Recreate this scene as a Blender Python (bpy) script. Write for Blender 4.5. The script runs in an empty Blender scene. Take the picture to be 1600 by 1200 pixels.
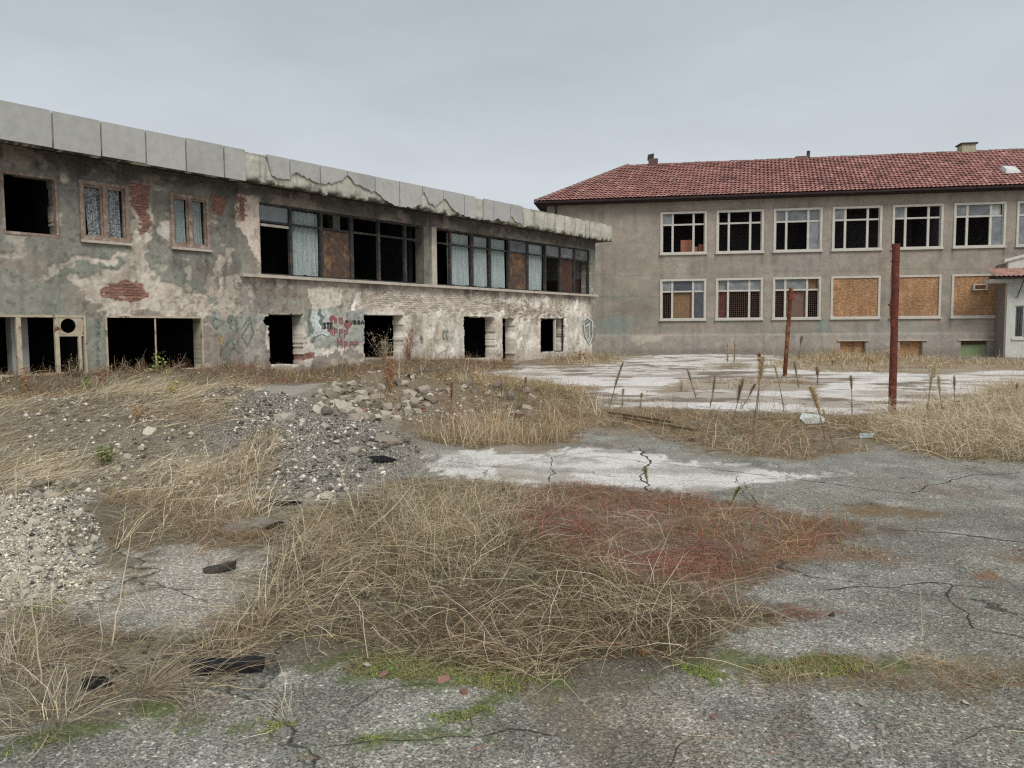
import bpy, math, random
import numpy as np
from mathutils import Matrix, Vector

random.seed(7)
RNG = np.random.default_rng(11)
S = bpy.context.scene
COL = S.collection

# ------------------------------------------------------------------ camera
FPX, HCAM = 1200.0, 1.5                      # focal length in pixels of a 1600 px wide picture, eye height
_n = np.array([-.0072, 1, .06917]); _n /= np.linalg.norm(_n)
_f = np.array([0, 0, -1.]); _y = _f - _f.dot(_n) * _n; _y /= np.linalg.norm(_y)
CAMR = np.array([np.cross(_y, _n), _y, _n])
CAMC = np.array([0, 0, HCAM])
cam = bpy.data.cameras.new('camera')
cam.sensor_width = 36; cam.lens = 36 * FPX / 1600
cam.clip_start = .05; cam.clip_end = 3000
cam_o = bpy.data.objects.new('camera', cam); COL.objects.link(cam_o)
M4 = Matrix.Identity(4)
for i in range(3):
    for j in range(3): M4[i][j] = CAMR[i][j]
M4[2][3] = HCAM
cam_o.matrix_world = M4
S.camera = cam_o

# ------------------------------------------------------------------ light
w = bpy.data.worlds.new('World'); S.world = w; w.use_nodes = True
nt = w.node_tree; nt.nodes.clear()
def N(nt, t, **k):
    n = nt.nodes.new(t)
    for a, b in k.items():
        if a in n.inputs: n.inputs[a].default_value = b
        else: setattr(n, a, b)
    return n
SUN_EL, SUN_AZ = 47., 20.                    # high, veiled, behind the camera and to its right
sky = N(nt, 'ShaderNodeTexSky', sky_type='NISHITA', sun_disc=False, sun_elevation=math.radians(SUN_EL),
        sun_rotation=math.radians(180 - SUN_AZ), dust_density=4.0, air_density=1.5)
tc = N(nt, 'ShaderNodeTexCoord'); sx = N(nt, 'ShaderNodeSeparateXYZ')
nt.links.new(tc.outputs['Generated'], sx.inputs[0])
cr = N(nt, 'ShaderNodeValToRGB')             # overcast deck: paler towards the horizon
e = cr.color_ramp.elements
e[0].position = 0.0; e[0].color = (6.30, 6.75, 7.20, 1)
e[1].position = .5; e[1].color = (4.35, 4.80, 5.30, 1)
k = cr.color_ramp.elements.new(.19); k.color = (6.10, 6.55, 7.00, 1)
k = cr.color_ramp.elements.new(.30); k.color = (5.30, 5.75, 6.20, 1)
nt.links.new(sx.outputs['Z'], cr.inputs[0])
nz = N(nt, 'ShaderNodeTexNoise', Scale=2.6, Detail=6.0, Roughness=.55)
mp = N(nt, 'ShaderNodeMapping'); mp.inputs['Scale'].default_value = (1, 1, 3.5)
nt.links.new(tc.outputs['Generated'], mp.inputs[0]); nt.links.new(mp.outputs[0], nz.inputs['Vector'])
mr = N(nt, 'ShaderNodeMapRange'); mr.inputs[1].default_value = .3; mr.inputs[2].default_value = .7; mr.inputs[3].default_value = .92; mr.inputs[4].default_value = 1.08
nt.links.new(nz.outputs['Fac'], mr.inputs[0])
mul = N(nt, 'ShaderNodeVectorMath', operation='SCALE')
nt.links.new(cr.outputs[0], mul.inputs[0]); nt.links.new(mr.outputs[0], mul.inputs['Scale'])
mixs = N(nt, 'ShaderNodeMixRGB'); mixs.inputs[0].default_value = .94
nt.links.new(sky.outputs[0], mixs.inputs[1]); nt.links.new(mul.outputs[0], mixs.inputs[2])
bg = N(nt, 'ShaderNodeBackground', Strength=.0855); out = N(nt, 'ShaderNodeOutputWorld')
nt.links.new(mixs.outputs[0], bg.inputs[0]); nt.links.new(bg.outputs[0], out.inputs[0])

sun = bpy.data.lights.new('sun', 'SUN'); sun.energy = 1.5; sun.angle = math.radians(25); sun.color = (1, .965, .92)
so = bpy.data.objects.new('sun', sun); COL.objects.link(so)
_el, _az = math.radians(SUN_EL), math.radians(SUN_AZ)
_d = Vector((math.sin(_az) * math.cos(_el), -math.cos(_az) * math.cos(_el), math.sin(_el)))
so.rotation_euler = _d.to_track_quat('Z', 'Y').to_euler()

S.view_settings.view_transform = 'Standard'; S.view_settings.look = 'None'
S.view_settings.exposure = .25; S.view_settings.gamma = 1; S.view_settings.use_curve_mapping = False
S.render.engine = 'CYCLES'
S.cycles.use_denoising = False; S.cycles.filter_width = 1.25; S.cycles.max_bounces = 6; S.cycles.transparent_max_bounces = 12

# ------------------------------------------------------------------ helpers
def ray(u, v): return CAMR @ np.array([u - 800., -(v - 600.), -FPX])
def ground(u, v, z=0.):
    d = ray(u, v); return CAMC + d * ((z - HCAM) / d[2])
def gpoly(pts): return np.array([ground(*p)[:2] for p in pts])
class Plane:                                  # a vertical wall plane: along, inward, up
    def __init__(s, p, d):
        s.p = np.array(p, float); s.d = np.array([d[0], d[1], 0.]) / math.hypot(d[0], d[1])
        s.n = np.array([-s.d[1], s.d[0], 0])  # inward
    def uv(s, u, v, off=0.):                  # off: metres in front of the plane
        r = ray(u, v); p = s.p - s.n * off
        t = (p - CAMC).dot(s.n) / r.dot(s.n); q = CAMC + r * t
        return np.array([(q - s.p).dot(s.d), q[2]])
    def poly(s, pts, off=0.): return np.array([s.uv(u, v, off) for u, v in pts])

def srgb(r, g, b):
    c = np.array([r, g, b], float) / 255.
    return np.where(c <= .04045, c / 12.92, ((c + .055) / 1.055) ** 2.4)

def hash2(ix, iy, seed):
    h = (ix.astype(np.int64) * 374761393 + iy.astype(np.int64) * 668265263 + seed * 974634777) & 0xFFFFFFFF
    h = ((h ^ (h >> 13)) * 1274126177) & 0xFFFFFFFF
    return ((h ^ (h >> 16)) & 0xFFFFFF) / float(0xFFFFFF)
def vnoise(x, y, seed=0):
    ix = np.floor(x); iy = np.floor(y); fx = x - ix; fy = y - iy
    fx = fx * fx * (3 - 2 * fx); fy = fy * fy * (3 - 2 * fy)
    a = hash2(ix, iy, seed); b = hash2(ix + 1, iy, seed); c = hash2(ix, iy + 1, seed); d = hash2(ix + 1, iy + 1, seed)
    return a + (b - a) * fx + (c - a) * fy + (a - b - c + d) * fx * fy
def fbm(x, y, seed=0, oct=4):
    s = 0.; a = .5; t = 0.
    for o in range(oct):
        s = s + a * vnoise(x, y, seed + o * 17); t += a; a *= .5; x = x * 2.03 + 11.3; y = y * 2.03 + 5.7
    return s / t
def smooth(a, b, x):
    t = np.clip((x - a) / (b - a), 0, 1); return t * t * (3 - 2 * t)
def inpoly(x, y, P):
    r = np.zeros(x.shape, bool); n = len(P)
    for i in range(n):
        x0, y0 = P[i]; x1, y1 = P[(i + 1) % n]
        if y0 == y1: continue
        c = ((y0 > y) != (y1 > y)) & (x < (x1 - x0) * (y - y0) / (y1 - y0) + x0)
        r ^= c
    return r
def polydist(x, y, P):                        # signed distance, positive inside
    d = np.full(x.shape, 1e9); n = len(P)
    for i in range(n):
        ax, ay = P[i]; bx, by = P[(i + 1) % n]; ex, ey = bx - ax, by - ay
        t = np.clip(((x - ax) * ex + (y - ay) * ey) / (ex * ex + ey * ey + 1e-9), 0, 1)
        d = np.minimum(d, (x - ax - t * ex) ** 2 + (y - ay - t * ey) ** 2)
    d = np.sqrt(d)
    return np.where(inpoly(x, y, P), d, -d)

def npmesh(name, V, Fq, cols=None, smooth_=False):
    """V (n,3); Fq (m,3) or (m,4); cols (n,3) point colours"""
    me = bpy.data.meshes.new(name); V = np.asarray(V, np.float32); Fq = np.asarray(Fq, np.int32)
    m, k = Fq.shape
    me.vertices.add(len(V)); me.vertices.foreach_set('co', V.ravel())
    me.loops.add(m * k); me.loops.foreach_set('vertex_index', Fq.ravel())
    me.polygons.add(m); me.polygons.foreach_set('loop_start', np.arange(0, m * k, k, dtype=np.int32))
    if smooth_: me.polygons.foreach_set('use_smooth', np.ones(m, bool))
    if cols is not None: setcol(me, cols)
    me.update(calc_edges=True)
    return me
def setcol(me, cols, name='Col'):
    a = me.color_attributes.new(name, 'FLOAT_COLOR', 'POINT')
    c = np.ones((len(cols), 4), np.float32); c[:, :3] = cols
    a.data.foreach_set('color', c.ravel())
def link(name, me, mat=None, parent=None, loc=None, rz=None, label=None):
    o = bpy.data.objects.new(name, me); COL.objects.link(o)
    if mat is not None and me is not None and not me.materials: me.materials.append(mat)
    if parent is not None: o.parent = parent
    if loc is not None: o.location = loc
    if rz is not None: o.rotation_euler = (0, 0, rz)
    if label: o['label'] = label
    return o
def tag(o, label, cat=None, group=None, kind=None):
    o['label'] = label
    if cat: o['category'] = cat
    if group: o['group'] = group
    if kind: o['kind'] = kind
    return o
def empty(name, loc=(0, 0, 0), rz=0., label=None, cat=None, group=None):
    o = bpy.data.objects.new(name, None); COL.objects.link(o); o.location = loc; o.rotation_euler = (0, 0, rz)
    o.empty_display_size = .2
    if label: tag(o, label, cat, group)
    return o
class MB:
    def __init__(s): s.v = []; s.f = []
    def box(s, x0, x1, y0, y1, z0, z1, skew=None):
        b = len(s.v)
        for z in (z0, z1):
            for x, y in ((x0, y0), (x1, y0), (x1, y1), (x0, y1)): s.v.append((x, y, z))
        s.f += [(b, b + 3, b + 2, b + 1), (b + 4, b + 5, b + 6, b + 7)] + [(b + i, b + (i + 1) % 4, b + 4 + (i + 1) % 4, b + 4 + i) for i in range(4)]
        return s
    def prism(s, pts, y0, y1):               # outline in (x,z) anticlockwise seen from -y, pushed from y0 to y1
        b = len(s.v); n = len(pts)
        for y in (y0, y1):
            for x, z in pts: s.v.append((x, y, z))
        s.f.append(tuple(b + i for i in range(n))); s.f.append(tuple(b + n + i for i in reversed(range(n))))
        for i in range(n): j = (i + 1) % n; s.f.append((b + j, b + i, b + n + i, b + n + j))
        return s
    def tube(s, pts, rad, sides=8, cap=True):
        pts = [Vector(p) for p in pts]; b = len(s.v); n = len(pts)
        for i, p in enumerate(pts):
            t = (pts[min(i + 1, n - 1)] - pts[max(i - 1, 0)]).normalized()
            a = t.cross(Vector((0, 0, 1)) if abs(t.z) < .9 else Vector((1, 0, 0))).normalized(); c = t.cross(a)
            r = rad[i] if hasattr(rad, '__len__') else rad
            for k in range(sides):
                th = 2 * math.pi * k / sides; q = p + a * (r * math.cos(th)) + c * (r * math.sin(th)); s.v.append(tuple(q))
        for i in range(n - 1):
            for k in range(sides):
                k2 = (k + 1) % sides
                s.f.append((b + i * sides + k, b + i * sides + k2, b + (i + 1) * sides + k2, b + (i + 1) * sides + k))
        if cap:
            s.f.append(tuple(b + k for k in reversed(range(sides)))); s.f.append(tuple(b + (n - 1) * sides + k for k in range(sides)))
        return s
    def mesh(s, name):
        me = bpy.data.meshes.new(name); me.from_pydata(s.v, [], s.f); me.update(); return me
    def build(s, name, mat, parent=None, label=None, **k): return link(name, s.mesh(name), mat, parent, label=label, **k)

# ------------------------------------------------------------------ materials
def mat_base(name, rough=.9, spec=.2):
    m = bpy.data.materials.new(name); m.use_nodes = True; t = m.node_tree
    b = t.nodes['Principled BSDF']; b.inputs['Roughness'].default_value = rough
    b.inputs['Specular IOR Level'].default_value = spec
    return m, t, b
def add_noise_color(t, src, scale, amt, detail=5, rough=.6, coord='Object', stretch=None, seed=0):
    """multiply a colour socket by 1 +- amt of noise"""
    tc = N(t, 'ShaderNodeTexCoord'); n = N(t, 'ShaderNodeTexNoise', Scale=scale, Detail=detail, Roughness=rough)
    v = tc.outputs[coord]
    if stretch or seed:
        mp = N(t, 'ShaderNodeMapping'); mp.inputs['Scale'].default_value = stretch or (1, 1, 1); mp.inputs['Location'].default_value = (seed, seed * .7, seed * 1.3)
        t.links.new(v, mp.inputs[0]); v = mp.outputs[0]
    t.links.new(v, n.inputs['Vector'])
    r = N(t, 'ShaderNodeMapRange'); r.inputs[1].default_value = .3; r.inputs[2].default_value = .7; r.inputs[3].default_value = 1 - amt; r.inputs[4].default_value = 1 + amt
    t.links.new(n.outputs['Fac'], r.inputs[0])
    m = N(t, 'ShaderNodeVectorMath', operation='SCALE'); t.links.new(src, m.inputs[0]); t.links.new(r.outputs[0], m.inputs['Scale'])
    return m.outputs[0], n.outputs['Fac'], v
def add_bump(t, b, fac, strength, dist):
    bp = N(t, 'ShaderNodeBump', Strength=strength, Distance=dist); t.links.new(fac, bp.inputs['Height']); t.links.new(bp.outputs[0], b.inputs['Normal'])
def mat_plain(name, col, rough=.9, scale=6., amt=.2, bump=.3, dist=.01, spec=.2, rnd=0., stretch=None, metal=0., second=None, scale2=1.3, thr=(.5, .62)):
    m, t, b = mat_base(name, rough, spec); b.inputs['Metallic'].default_value = metal
    c = N(t, 'ShaderNodeRGB'); c.outputs[0].default_value = (*col, 1); src = c.outputs[0]
    if second is not None:
        tc = N(t, 'ShaderNodeTexCoord'); n2 = N(t, 'ShaderNodeTexNoise', Scale=scale2, Detail=7.0, Roughness=.65); t.links.new(tc.outputs['Object'], n2.inputs['Vector'])
        r2 = N(t, 'ShaderNodeMapRange'); r2.inputs[1].default_value = thr[0]; r2.inputs[2].default_value = thr[1]; t.links.new(n2.outputs['Fac'], r2.inputs[0])
        mx = N(t, 'ShaderNodeMixRGB'); t.links.new(r2.outputs[0], mx.inputs[0]); t.links.new(src, mx.inputs[1]); mx.inputs[2].default_value = (*second, 1); src = mx.outputs[0]
    if rnd:
        oi = N(t, 'ShaderNodeObjectInfo'); r = N(t, 'ShaderNodeMapRange'); r.inputs[3].default_value = 1 - rnd; r.inputs[4].default_value = 1 + rnd
        t.links.new(oi.outputs['Random'], r.inputs[0]); m2 = N(t, 'ShaderNodeVectorMath', operation='SCALE'); t.links.new(src, m2.inputs[0]); t.links.new(r.outputs[0], m2.inputs['Scale']); src = m2.outputs[0]
    src, fac, _ = add_noise_color(t, src, scale, amt, stretch=stretch)
    t.links.new(src, b.inputs['Base Color'])
    if bump: add_bump(t, b, fac, bump, dist)
    return m
def mat_vcol(name, rough=.9, scale=14., amt=.22, bump=.4, dist=.02, spec=.15, scale2=2.0, amt2=.12):
    m, t, b = mat_base(name, rough, spec)
    a = N(t, 'ShaderNodeAttribute', attribute_name='Col')
    s, _, _ = add_noise_color(t, a.outputs['Color'], scale2, amt2)
    s, fac, _ = add_noise_color(t, s, scale, amt, detail=8, rough=.7)
    t.links.new(s, b.inputs['Base Color'])
    if bump: add_bump(t, b, fac, bump, dist)
    return m
def mat_blades(name):
    m, t, b = mat_base(name, .75, .15)
    a = N(t, 'ShaderNodeAttribute', attribute_name='Col'); t.links.new(a.outputs['Color'], b.inputs['Base Color'])
    return m
def mat_glass(name, dirt=.35, col=(.45, .47, .48)):
    m = bpy.data.materials.new(name); m.use_nodes = True; t = m.node_tree; t.nodes.clear()
    o = N(t, 'ShaderNodeOutputMaterial'); tr = N(t, 'ShaderNodeBsdfTransparent'); gl = N(t, 'ShaderNodeBsdfGlossy', Roughness=.06)
    tr.inputs[0].default_value = (.8, .82, .82, 1)
    df = N(t, 'ShaderNodeBsdfDiffuse'); df.inputs[0].default_value = (*col, 1)
    fr = N(t, 'ShaderNodeFresnel', IOR=1.6)
    m1 = N(t, 'ShaderNodeMixShader'); t.links.new(fr.outputs[0], m1.inputs[0]); t.links.new(tr.outputs[0], m1.inputs[1]); t.links.new(gl.outputs[0], m1.inputs[2])
    tc = N(t, 'ShaderNodeTexCoord'); n = N(t, 'ShaderNodeTexNoise', Scale=2.5, Detail=6.0); t.links.new(tc.outputs['Object'], n.inputs['Vector'])
    r = N(t, 'ShaderNodeMapRange'); r.inputs[1].default_value = .3; r.inputs[2].default_value = .7; r.inputs[3].default_value = dirt * .55; r.inputs[4].default_value = dirt * 1.3
    t.links.new(n.outputs['Fac'], r.inputs[0])
    m2 = N(t, 'ShaderNodeMixShader'); t.links.new(r.outputs[0], m2.inputs[0]); t.links.new(m1.outputs[0], m2.inputs[1]); t.links.new(df.outputs[0], m2.inputs[2])
    t.links.new(m2.outputs[0], o.inputs[0])
    return m

M_WALL = mat_vcol('weathered_plaster', amt=.2, scale=9., bump=.5, dist=.03)
M_PANEL = mat_plain('grey_fascia_panel', srgb(182, 181, 176), scale=5, amt=.08, bump=.1, rnd=.05, second=srgb(170, 168, 163), scale2=.7)
M_ROUGHCON = mat_plain('old_rough_concrete', srgb(176, 172, 150), scale=7, amt=.35, bump=.8, dist=.05, second=srgb(82, 80, 68), scale2=2.2, thr=(.52, .68))
M_CRUST = mat_plain('blackened_concrete', srgb(84, 80, 72), scale=5, amt=.4, bump=.8, dist=.05)
M_LEDGE = mat_plain('ledge_concrete', srgb(196, 186, 172), scale=4, amt=.2, bump=.3)
M_BRICK = mat_plain('red_brick', srgb(150, 110, 98), scale=20, amt=.25, bump=.4, rnd=.25, second=srgb(170, 148, 132), scale2=3.0, thr=(.5, .66))
M_BRICKLIME = mat_plain('limewashed_brick', srgb(158, 138, 124), scale=6, amt=.3, bump=.5, rnd=.25, second=srgb(204, 196, 182), scale2=3.0, thr=(.36, .54))
M_DARKIN = mat_plain('near_black_plaster', (.04, .041, .046), scale=2, amt=.4, bump=0)  # near-black base puts the rooms' darkness into the colour
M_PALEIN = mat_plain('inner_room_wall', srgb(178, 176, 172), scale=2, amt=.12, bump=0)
M_BROWNDADO = mat_plain('brown_painted_dado', srgb(118, 98, 84), scale=2, amt=.15, bump=0)
M_DKFRAME = mat_plain('dark_window_frame', srgb(62, 64, 66), scale=8, amt=.35, bump=.2, second=srgb(96, 82, 70), scale2=3)
M_BRFRAME = mat_plain('peeling_brown_frame', srgb(152, 132, 118), scale=9, amt=.3, bump=.3, second=srgb(176, 164, 150), scale2=5)
M_CRFRAME = mat_plain('rusty_cream_frame', srgb(196, 184, 160), scale=5, amt=.2, bump=.2, second=srgb(110, 62, 44), scale2=4, thr=(.56, .66))
M_WHFRAME = mat_plain('off_white_frame', srgb(205, 200, 190), scale=5, amt=.12, bump=.1)
M_GLASS = mat_glass('dusty_glass'); M_GLASS2 = mat_glass('grimy_glass', .75, (.34, .36, .37))
M_GLASS3 = mat_glass('clearer_glass', .12)
M_RUSTBOARD = mat_plain('rotten_brown_board', srgb(92, 76, 66), scale=6, amt=.35, bump=.2, second=srgb(128, 102, 78), scale2=2.5, thr=(.5, .62))
M_TILE = mat_vcol('clay_roof_tile', rough=.85, scale=30, amt=.25, bump=.15, scale2=.8, amt2=.25)
M_RIDGE = mat_plain('grey_ridge_tile', srgb(132, 108, 98), scale=8, amt=.25, bump=.2, rnd=.25)
M_DARKWOOD = mat_plain('dark_eave_timber', srgb(58, 50, 48), scale=4, amt=.3, bump=.2)
M_SOFFIT = mat_plain('eave_soffit', srgb(96, 92, 88), scale=3, amt=.2, bump=.1)
M_INROOM = mat_plain('school_room_wall', srgb(120, 114, 118), scale=2, amt=.2, bump=0)
def mat_osb():
    m, t, b = mat_base('osb_board', .8, .2)
    tc = N(t, 'ShaderNodeTexCoord'); mp = N(t, 'ShaderNodeMapping'); mp.inputs['Scale'].default_value = (11, 1, 34)
    t.links.new(tc.outputs['Object'], mp.inputs[0]); v = N(t, 'ShaderNodeTexVoronoi', Scale=1.0); t.links.new(mp.outputs[0], v.inputs['Vector'])
    r = N(t, 'ShaderNodeValToRGB'); t.links.new(v.outputs['Color'], r.inputs[0])
    el = r.color_ramp.elements; el[0].color = (*srgb(140, 104, 74), 1); el[0].position = .15; el[1].color = (*srgb(196, 160, 124), 1); el[1].position = .9
    kk = el.new(.5); kk.color = (*srgb(168, 128, 94), 1)
    s, fac, _ = add_noise_color(t, r.outputs[0], .8, .18); s, fac, _ = add_noise_color(t, s, 2.2, .22, stretch=(1, 1, .3), seed=3)
    t.links.new(s, b.inputs['Base Color']); return m
M_OSB = mat_osb()
def mat_curtain(name, base, dark):
    m, t, b = mat_base(name, .95, .05)
    tc = N(t, 'ShaderNodeTexCoord'); v = N(t, 'ShaderNodeTexVoronoi', Scale=24.0); t.links.new(tc.outputs['Object'], v.inputs['Vector'])
    n = N(t, 'ShaderNodeTexNoise', Scale=22.0, Detail=3.0); t.links.new(tc.outputs['Object'], n.inputs['Vector'])
    r = N(t, 'ShaderNodeMapRange'); r.inputs[1].default_value = .42; r.inputs[2].default_value = .58; t.links.new(n.outputs['Fac'], r.inputs[0])
    mx = N(t, 'ShaderNodeMixRGB'); mx.inputs[1].default_value = (*dark, 1); mx.inputs[2].default_value = (*base, 1); t.links.new(r.outputs[0], mx.inputs[0])
    s, _, _ = add_noise_color(t, mx.outputs[0], 3, .18, stretch=(4, 1, .4))
    t.links.new(s, b.inputs['Base Color']); return m
M_LACE = mat_curtain('grey_lace', srgb(190, 196, 198), srgb(112, 116, 118))
M_LACE2 = mat_curtain('green_grey_lace', srgb(176, 187, 185), srgb(154, 165, 163))
M_RUST = mat_plain('rusty_steel', srgb(112, 62, 52), scale=14, amt=.35, bump=.4, dist=.004, second=srgb(150, 92, 74), scale2=5, thr=(.55, .66))
M_RUST2 = mat_plain('weathered_rust_post', srgb(98, 58, 46), scale=14, amt=.35, bump=.4, dist=.004, second=srgb(150, 112, 70), scale2=3, thr=(.48, .6))
M_CARD = mat_plain('brown_cardboard', srgb(158, 104, 82), scale=4, amt=.1, bump=0)
M_STONE = mat_plain('pale_rubble', srgb(178, 168, 152), scale=9, amt=.28, bump=.6, dist=.02, rnd=.2)
M_STONEG = mat_plain('grey_rubble', srgb(140, 132, 120), scale=9, amt=.28, bump=.6, dist=.02, rnd=.3)
M_STONEW = mat_plain('cream_stone', srgb(200, 192, 174), scale=9, amt=.22, bump=.6, dist=.015, rnd=.16)
M_ASPH = mat_plain('broken_asphalt', srgb(84, 80, 76), scale=60, amt=.5, bump=.8, dist=.01)
M_BLACK = mat_plain('black_tarred_board', srgb(38, 38, 40), scale=9, amt=.5, bump=.5, dist=.01)
M_WOOD = mat_plain('grey_weathered_wood', srgb(140, 126, 110), scale=12, amt=.35, bump=.4, dist=.01)
M_BLADE = mat_blades('dry_stems')

# ------------------------------------------------------------------ walls as relief sheets with real openings
def facade(name, s0, s1, z0, z1, cell, keepfn, relfn, colfn, thick, mat, parent):
    ns = int(round((s1 - s0) / cell)); nz_ = int(round((z1 - z0) / cell))
    s = np.linspace(s0, s1, ns + 1); z = np.linspace(z0, z1, nz_ + 1)
    SS, ZZ = np.meshgrid(s, z, indexing='ij')
    cs = (s[:-1] + s[1:]) / 2; cz = (z[:-1] + z[1:]) / 2
    CS, CZ = np.meshgrid(cs, cz, indexing='ij')
    keep = keepfn(CS, CZ)
    rel = relfn(SS, ZZ); col = colfn(SS, ZZ)
    idx = np.arange((ns + 1) * (nz_ + 1)).reshape(ns + 1, nz_ + 1); nv = idx.size
    V = np.stack([SS, rel, ZZ], -1).reshape(-1, 3); C = col.reshape(-1, 3)
    VB = V.copy(); VB[:, 1] = thick
    F = np.stack([idx[:-1, :-1], idx[1:, :-1], idx[1:, 1:], idx[:-1, 1:]], -1)[keep]
    K = np.zeros((ns + 2, nz_ + 2), bool); K[1:-1, 1:-1] = keep
    sides = []
    # vertical edges between cell (i-1,j) and (i,j)
    L_, R_ = K[:-1, 1:-1], K[1:, 1:-1]
    a, b = idx[:, :-1], idx[:, 1:]
    m = L_ & ~R_; sides.append(np.stack([a[m], a[m] + nv, b[m] + nv, b[m]], -1))
    m = R_ & ~L_; sides.append(np.stack([b[m], b[m] + nv, a[m] + nv, a[m]], -1))
    D_, U_ = K[1:-1, :-1], K[1:-1, 1:]
    a, b = idx[:-1, :], idx[1:, :]
    m = D_ & ~U_; sides.append(np.stack([b[m], b[m] + nv, a[m] + nv, a[m]], -1))
    m = U_ & ~D_; sides.append(np.stack([a[m], a[m] + nv, b[m] + nv, b[m]], -1))
    F = np.concatenate([F] + sides); VV = np.concatenate([V, VB]); CC = np.concatenate([C, C])
    used = np.unique(F); remap = np.zeros(len(VV), np.int64); remap[used] = np.arange(len(used))
    me = npmesh(name, VV[used], remap[F], CC[used])
    return link(name, me, mat, parent)

KW = 1.5                                     # pigment of a wall from how it looks under this sky
def wc(r, g, b): return srgb(r, g, b) * KW

# ================================================================== LEFT: the derelict two-storey building
_p = ground(795, 568); _dv = ray(1742, 510)
LP = Plane(_p, _dv[:2]); LRZ = math.atan2(LP.d[1], LP.d[0])
derelict = empty('derelict_building', LP.p, LRZ, 'long derelict two storey building with peeling plaster, empty openings and a flat roof', 'building')
S0, S1 = -25.0, 7.5

def lopen(u0, v0, u1, v1): a = LP.uv(u0, v0); b = LP.uv(u1, v1); return [a[0], b[0], b[1], a[1]]
OP = {'w1': [-20.27, -19.02, 4.06, 5.57], 'w2': [-18.42, -17.17, 4.07, 5.6], 'w3': [-15.9, -14.72, 4.08, 5.6],
      'band': [-12.96, 7.02, 3.40, 5.74], 'g1': [-23.6, -18.45, .45, 1.97], 'g2': [-17.89, -15.05, .42, 1.97],
      'g3': [-12.72, -11.37, .42, 2.11], 'g4': [-8.63, -6.63, .5, 2.13], 'g5': [-3.05, -.95, .3, 2.12],
      'g6': [-.42, .5, -.02, 2.08], 'g7': [2.53, 4.62, .45, 2.10]}
G3HOLE = LP.poly([(411, 502), (415, 495), (424, 493), (424, 508), (415, 508)])
G3BR = LP.poly([(470, 540), (496, 550), (496, 556), (474, 562), (470, 568)])
G5R = LP.poly([(766, 495), (775, 500), (770, 520), (776, 545), (766, 562), (756, 562)])
def lkeep(s, z):
    j = .05 * (fbm(s * 5, z * 5, 5, 4) - .5)
    k = np.ones(s.shape, bool)
    for n_, (a, b, c, d) in OP.items():
        jj = {'g3': 1.6, 'g4': 1.2, 'g5': 2.2, 'g6': 1.6, 'g7': 1.2, 'g2': .8, 'w1': .8}.get(n_, 0) * j
        k &= ~((s > a + jj) & (s < b + jj) & (z > c + jj) & (z < d + jj))
    k &= ~inpoly(s, z, G3HOLE)
    return k

def LM(px, warp=.16, soft=.02, freq=2.6, seed=3):
    P = LP.poly(px); P0 = P.min(0) - .5; P1 = P.max(0) + .5
    def f(s, z):
        r = np.zeros(s.shape); m = (s > P0[0]) & (s < P1[0]) & (z > P0[1]) & (z < P1[1])
        a, b = s[m], z[m]
        ds = (fbm(a * freq, b * freq, seed, 6) - .5) * 3.4 * warp; dz = (fbm(a * freq + 40, b * freq, seed + 9, 6) - .5) * 3.4 * warp
        hf = (fbm(a * 9, b * 9, seed + 2, 3) - .5) * .14; ds += hf; dz += hf
        r[m] = smooth(-soft, soft, polydist(a + ds, b + dz, P)); return r
    return f
BRICK_A = [(160, 452), (172, 444), (208, 440), (222, 444), (236, 466), (200, 470), (166, 466)]
BRICK_B = [(205, 287), (236, 290), (233, 330), (238, 352), (230, 368), (222, 366), (219, 335), (207, 312)]
BRICK_C = [(333, 303), (357, 306), (352, 330), (344, 337), (333, 330)]
BRICK_D = [(462, 552), (495, 550), (492, 560), (462, 566)]
BRICK_E = [(570, 458), (640, 452), (762, 464), (800, 474), (880, 482), (890, 492), (872, 502), (840, 498), (800, 494), (760, 490), (700, 492), (600, 484), (566, 474)]
BRICK_F = [(372, 308), (382, 310), (384, 345), (374, 350)]
BRICKS = [(BRICK_A, .12), (BRICK_B, .1), (BRICK_C, .08), (BRICK_D, .06), (BRICK_E, .5), (BRICK_F, .05)]
CREAM_A = [(112, 448), (120, 438), (160, 420), (196, 412), (204, 396), (206, 378), (212, 362), (232, 366), (238, 352), (248, 362), (240, 372), (232, 392), (236, 420), (262, 434), (300, 450), (332, 462), (340, 486), (300, 492), (200, 492), (150, 482), (130, 462)]
CREAM_B = [(205, 282), (238, 287), (236, 330), (242, 350), (236, 372), (226, 370), (214, 340), (204, 318)]
CREAM_C = [(250, 346), (266, 343), (267, 376), (256, 374), (249, 362)]
CREAM_D = [(371, 302), (408, 306), (409, 410), (396, 398), (384, 372), (371, 352)]
CREAM_E = [(374, 434), (388, 436), (398, 470), (402, 500), (418, 508), (420, 575), (470, 570), (500, 560), (536, 544), (570, 560), (640, 575), (800, 570), (928, 556), (926, 498), (912, 474), (880, 466), (740, 464), (560, 452), (540, 476), (574, 490), (570, 520), (545, 540), (500, 540), (474, 500), (400, 440)]
CREAM_F = [(482, 446), (536, 448), (534, 476), (524, 482), (490, 478), (482, 464)]
CREAM_G = [(95, 255), (104, 262), (108, 288), (100, 292), (96, 275)]
CREAM_H = [(342, 392), (350, 398), (352, 450), (346, 455), (340, 420)]
CREAM_I = [(238, 284), (262, 288), (264, 296), (242, 294)]
GREY_G = [(388, 438), (482, 446), (484, 470), (478, 492), (440, 490), (404, 492), (400, 470)]
GREEN_G = [(398, 474), (440, 468), (486, 486), (484, 500), (420, 500), (404, 512), (396, 500)]
GRAF = [(480, 478), (572, 484), (570, 530), (548, 544), (492, 540), (478, 520)]
GRAF_W = [(484, 482), (512, 480), (520, 500), (515, 524), (490, 528), (483, 505)]
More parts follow.
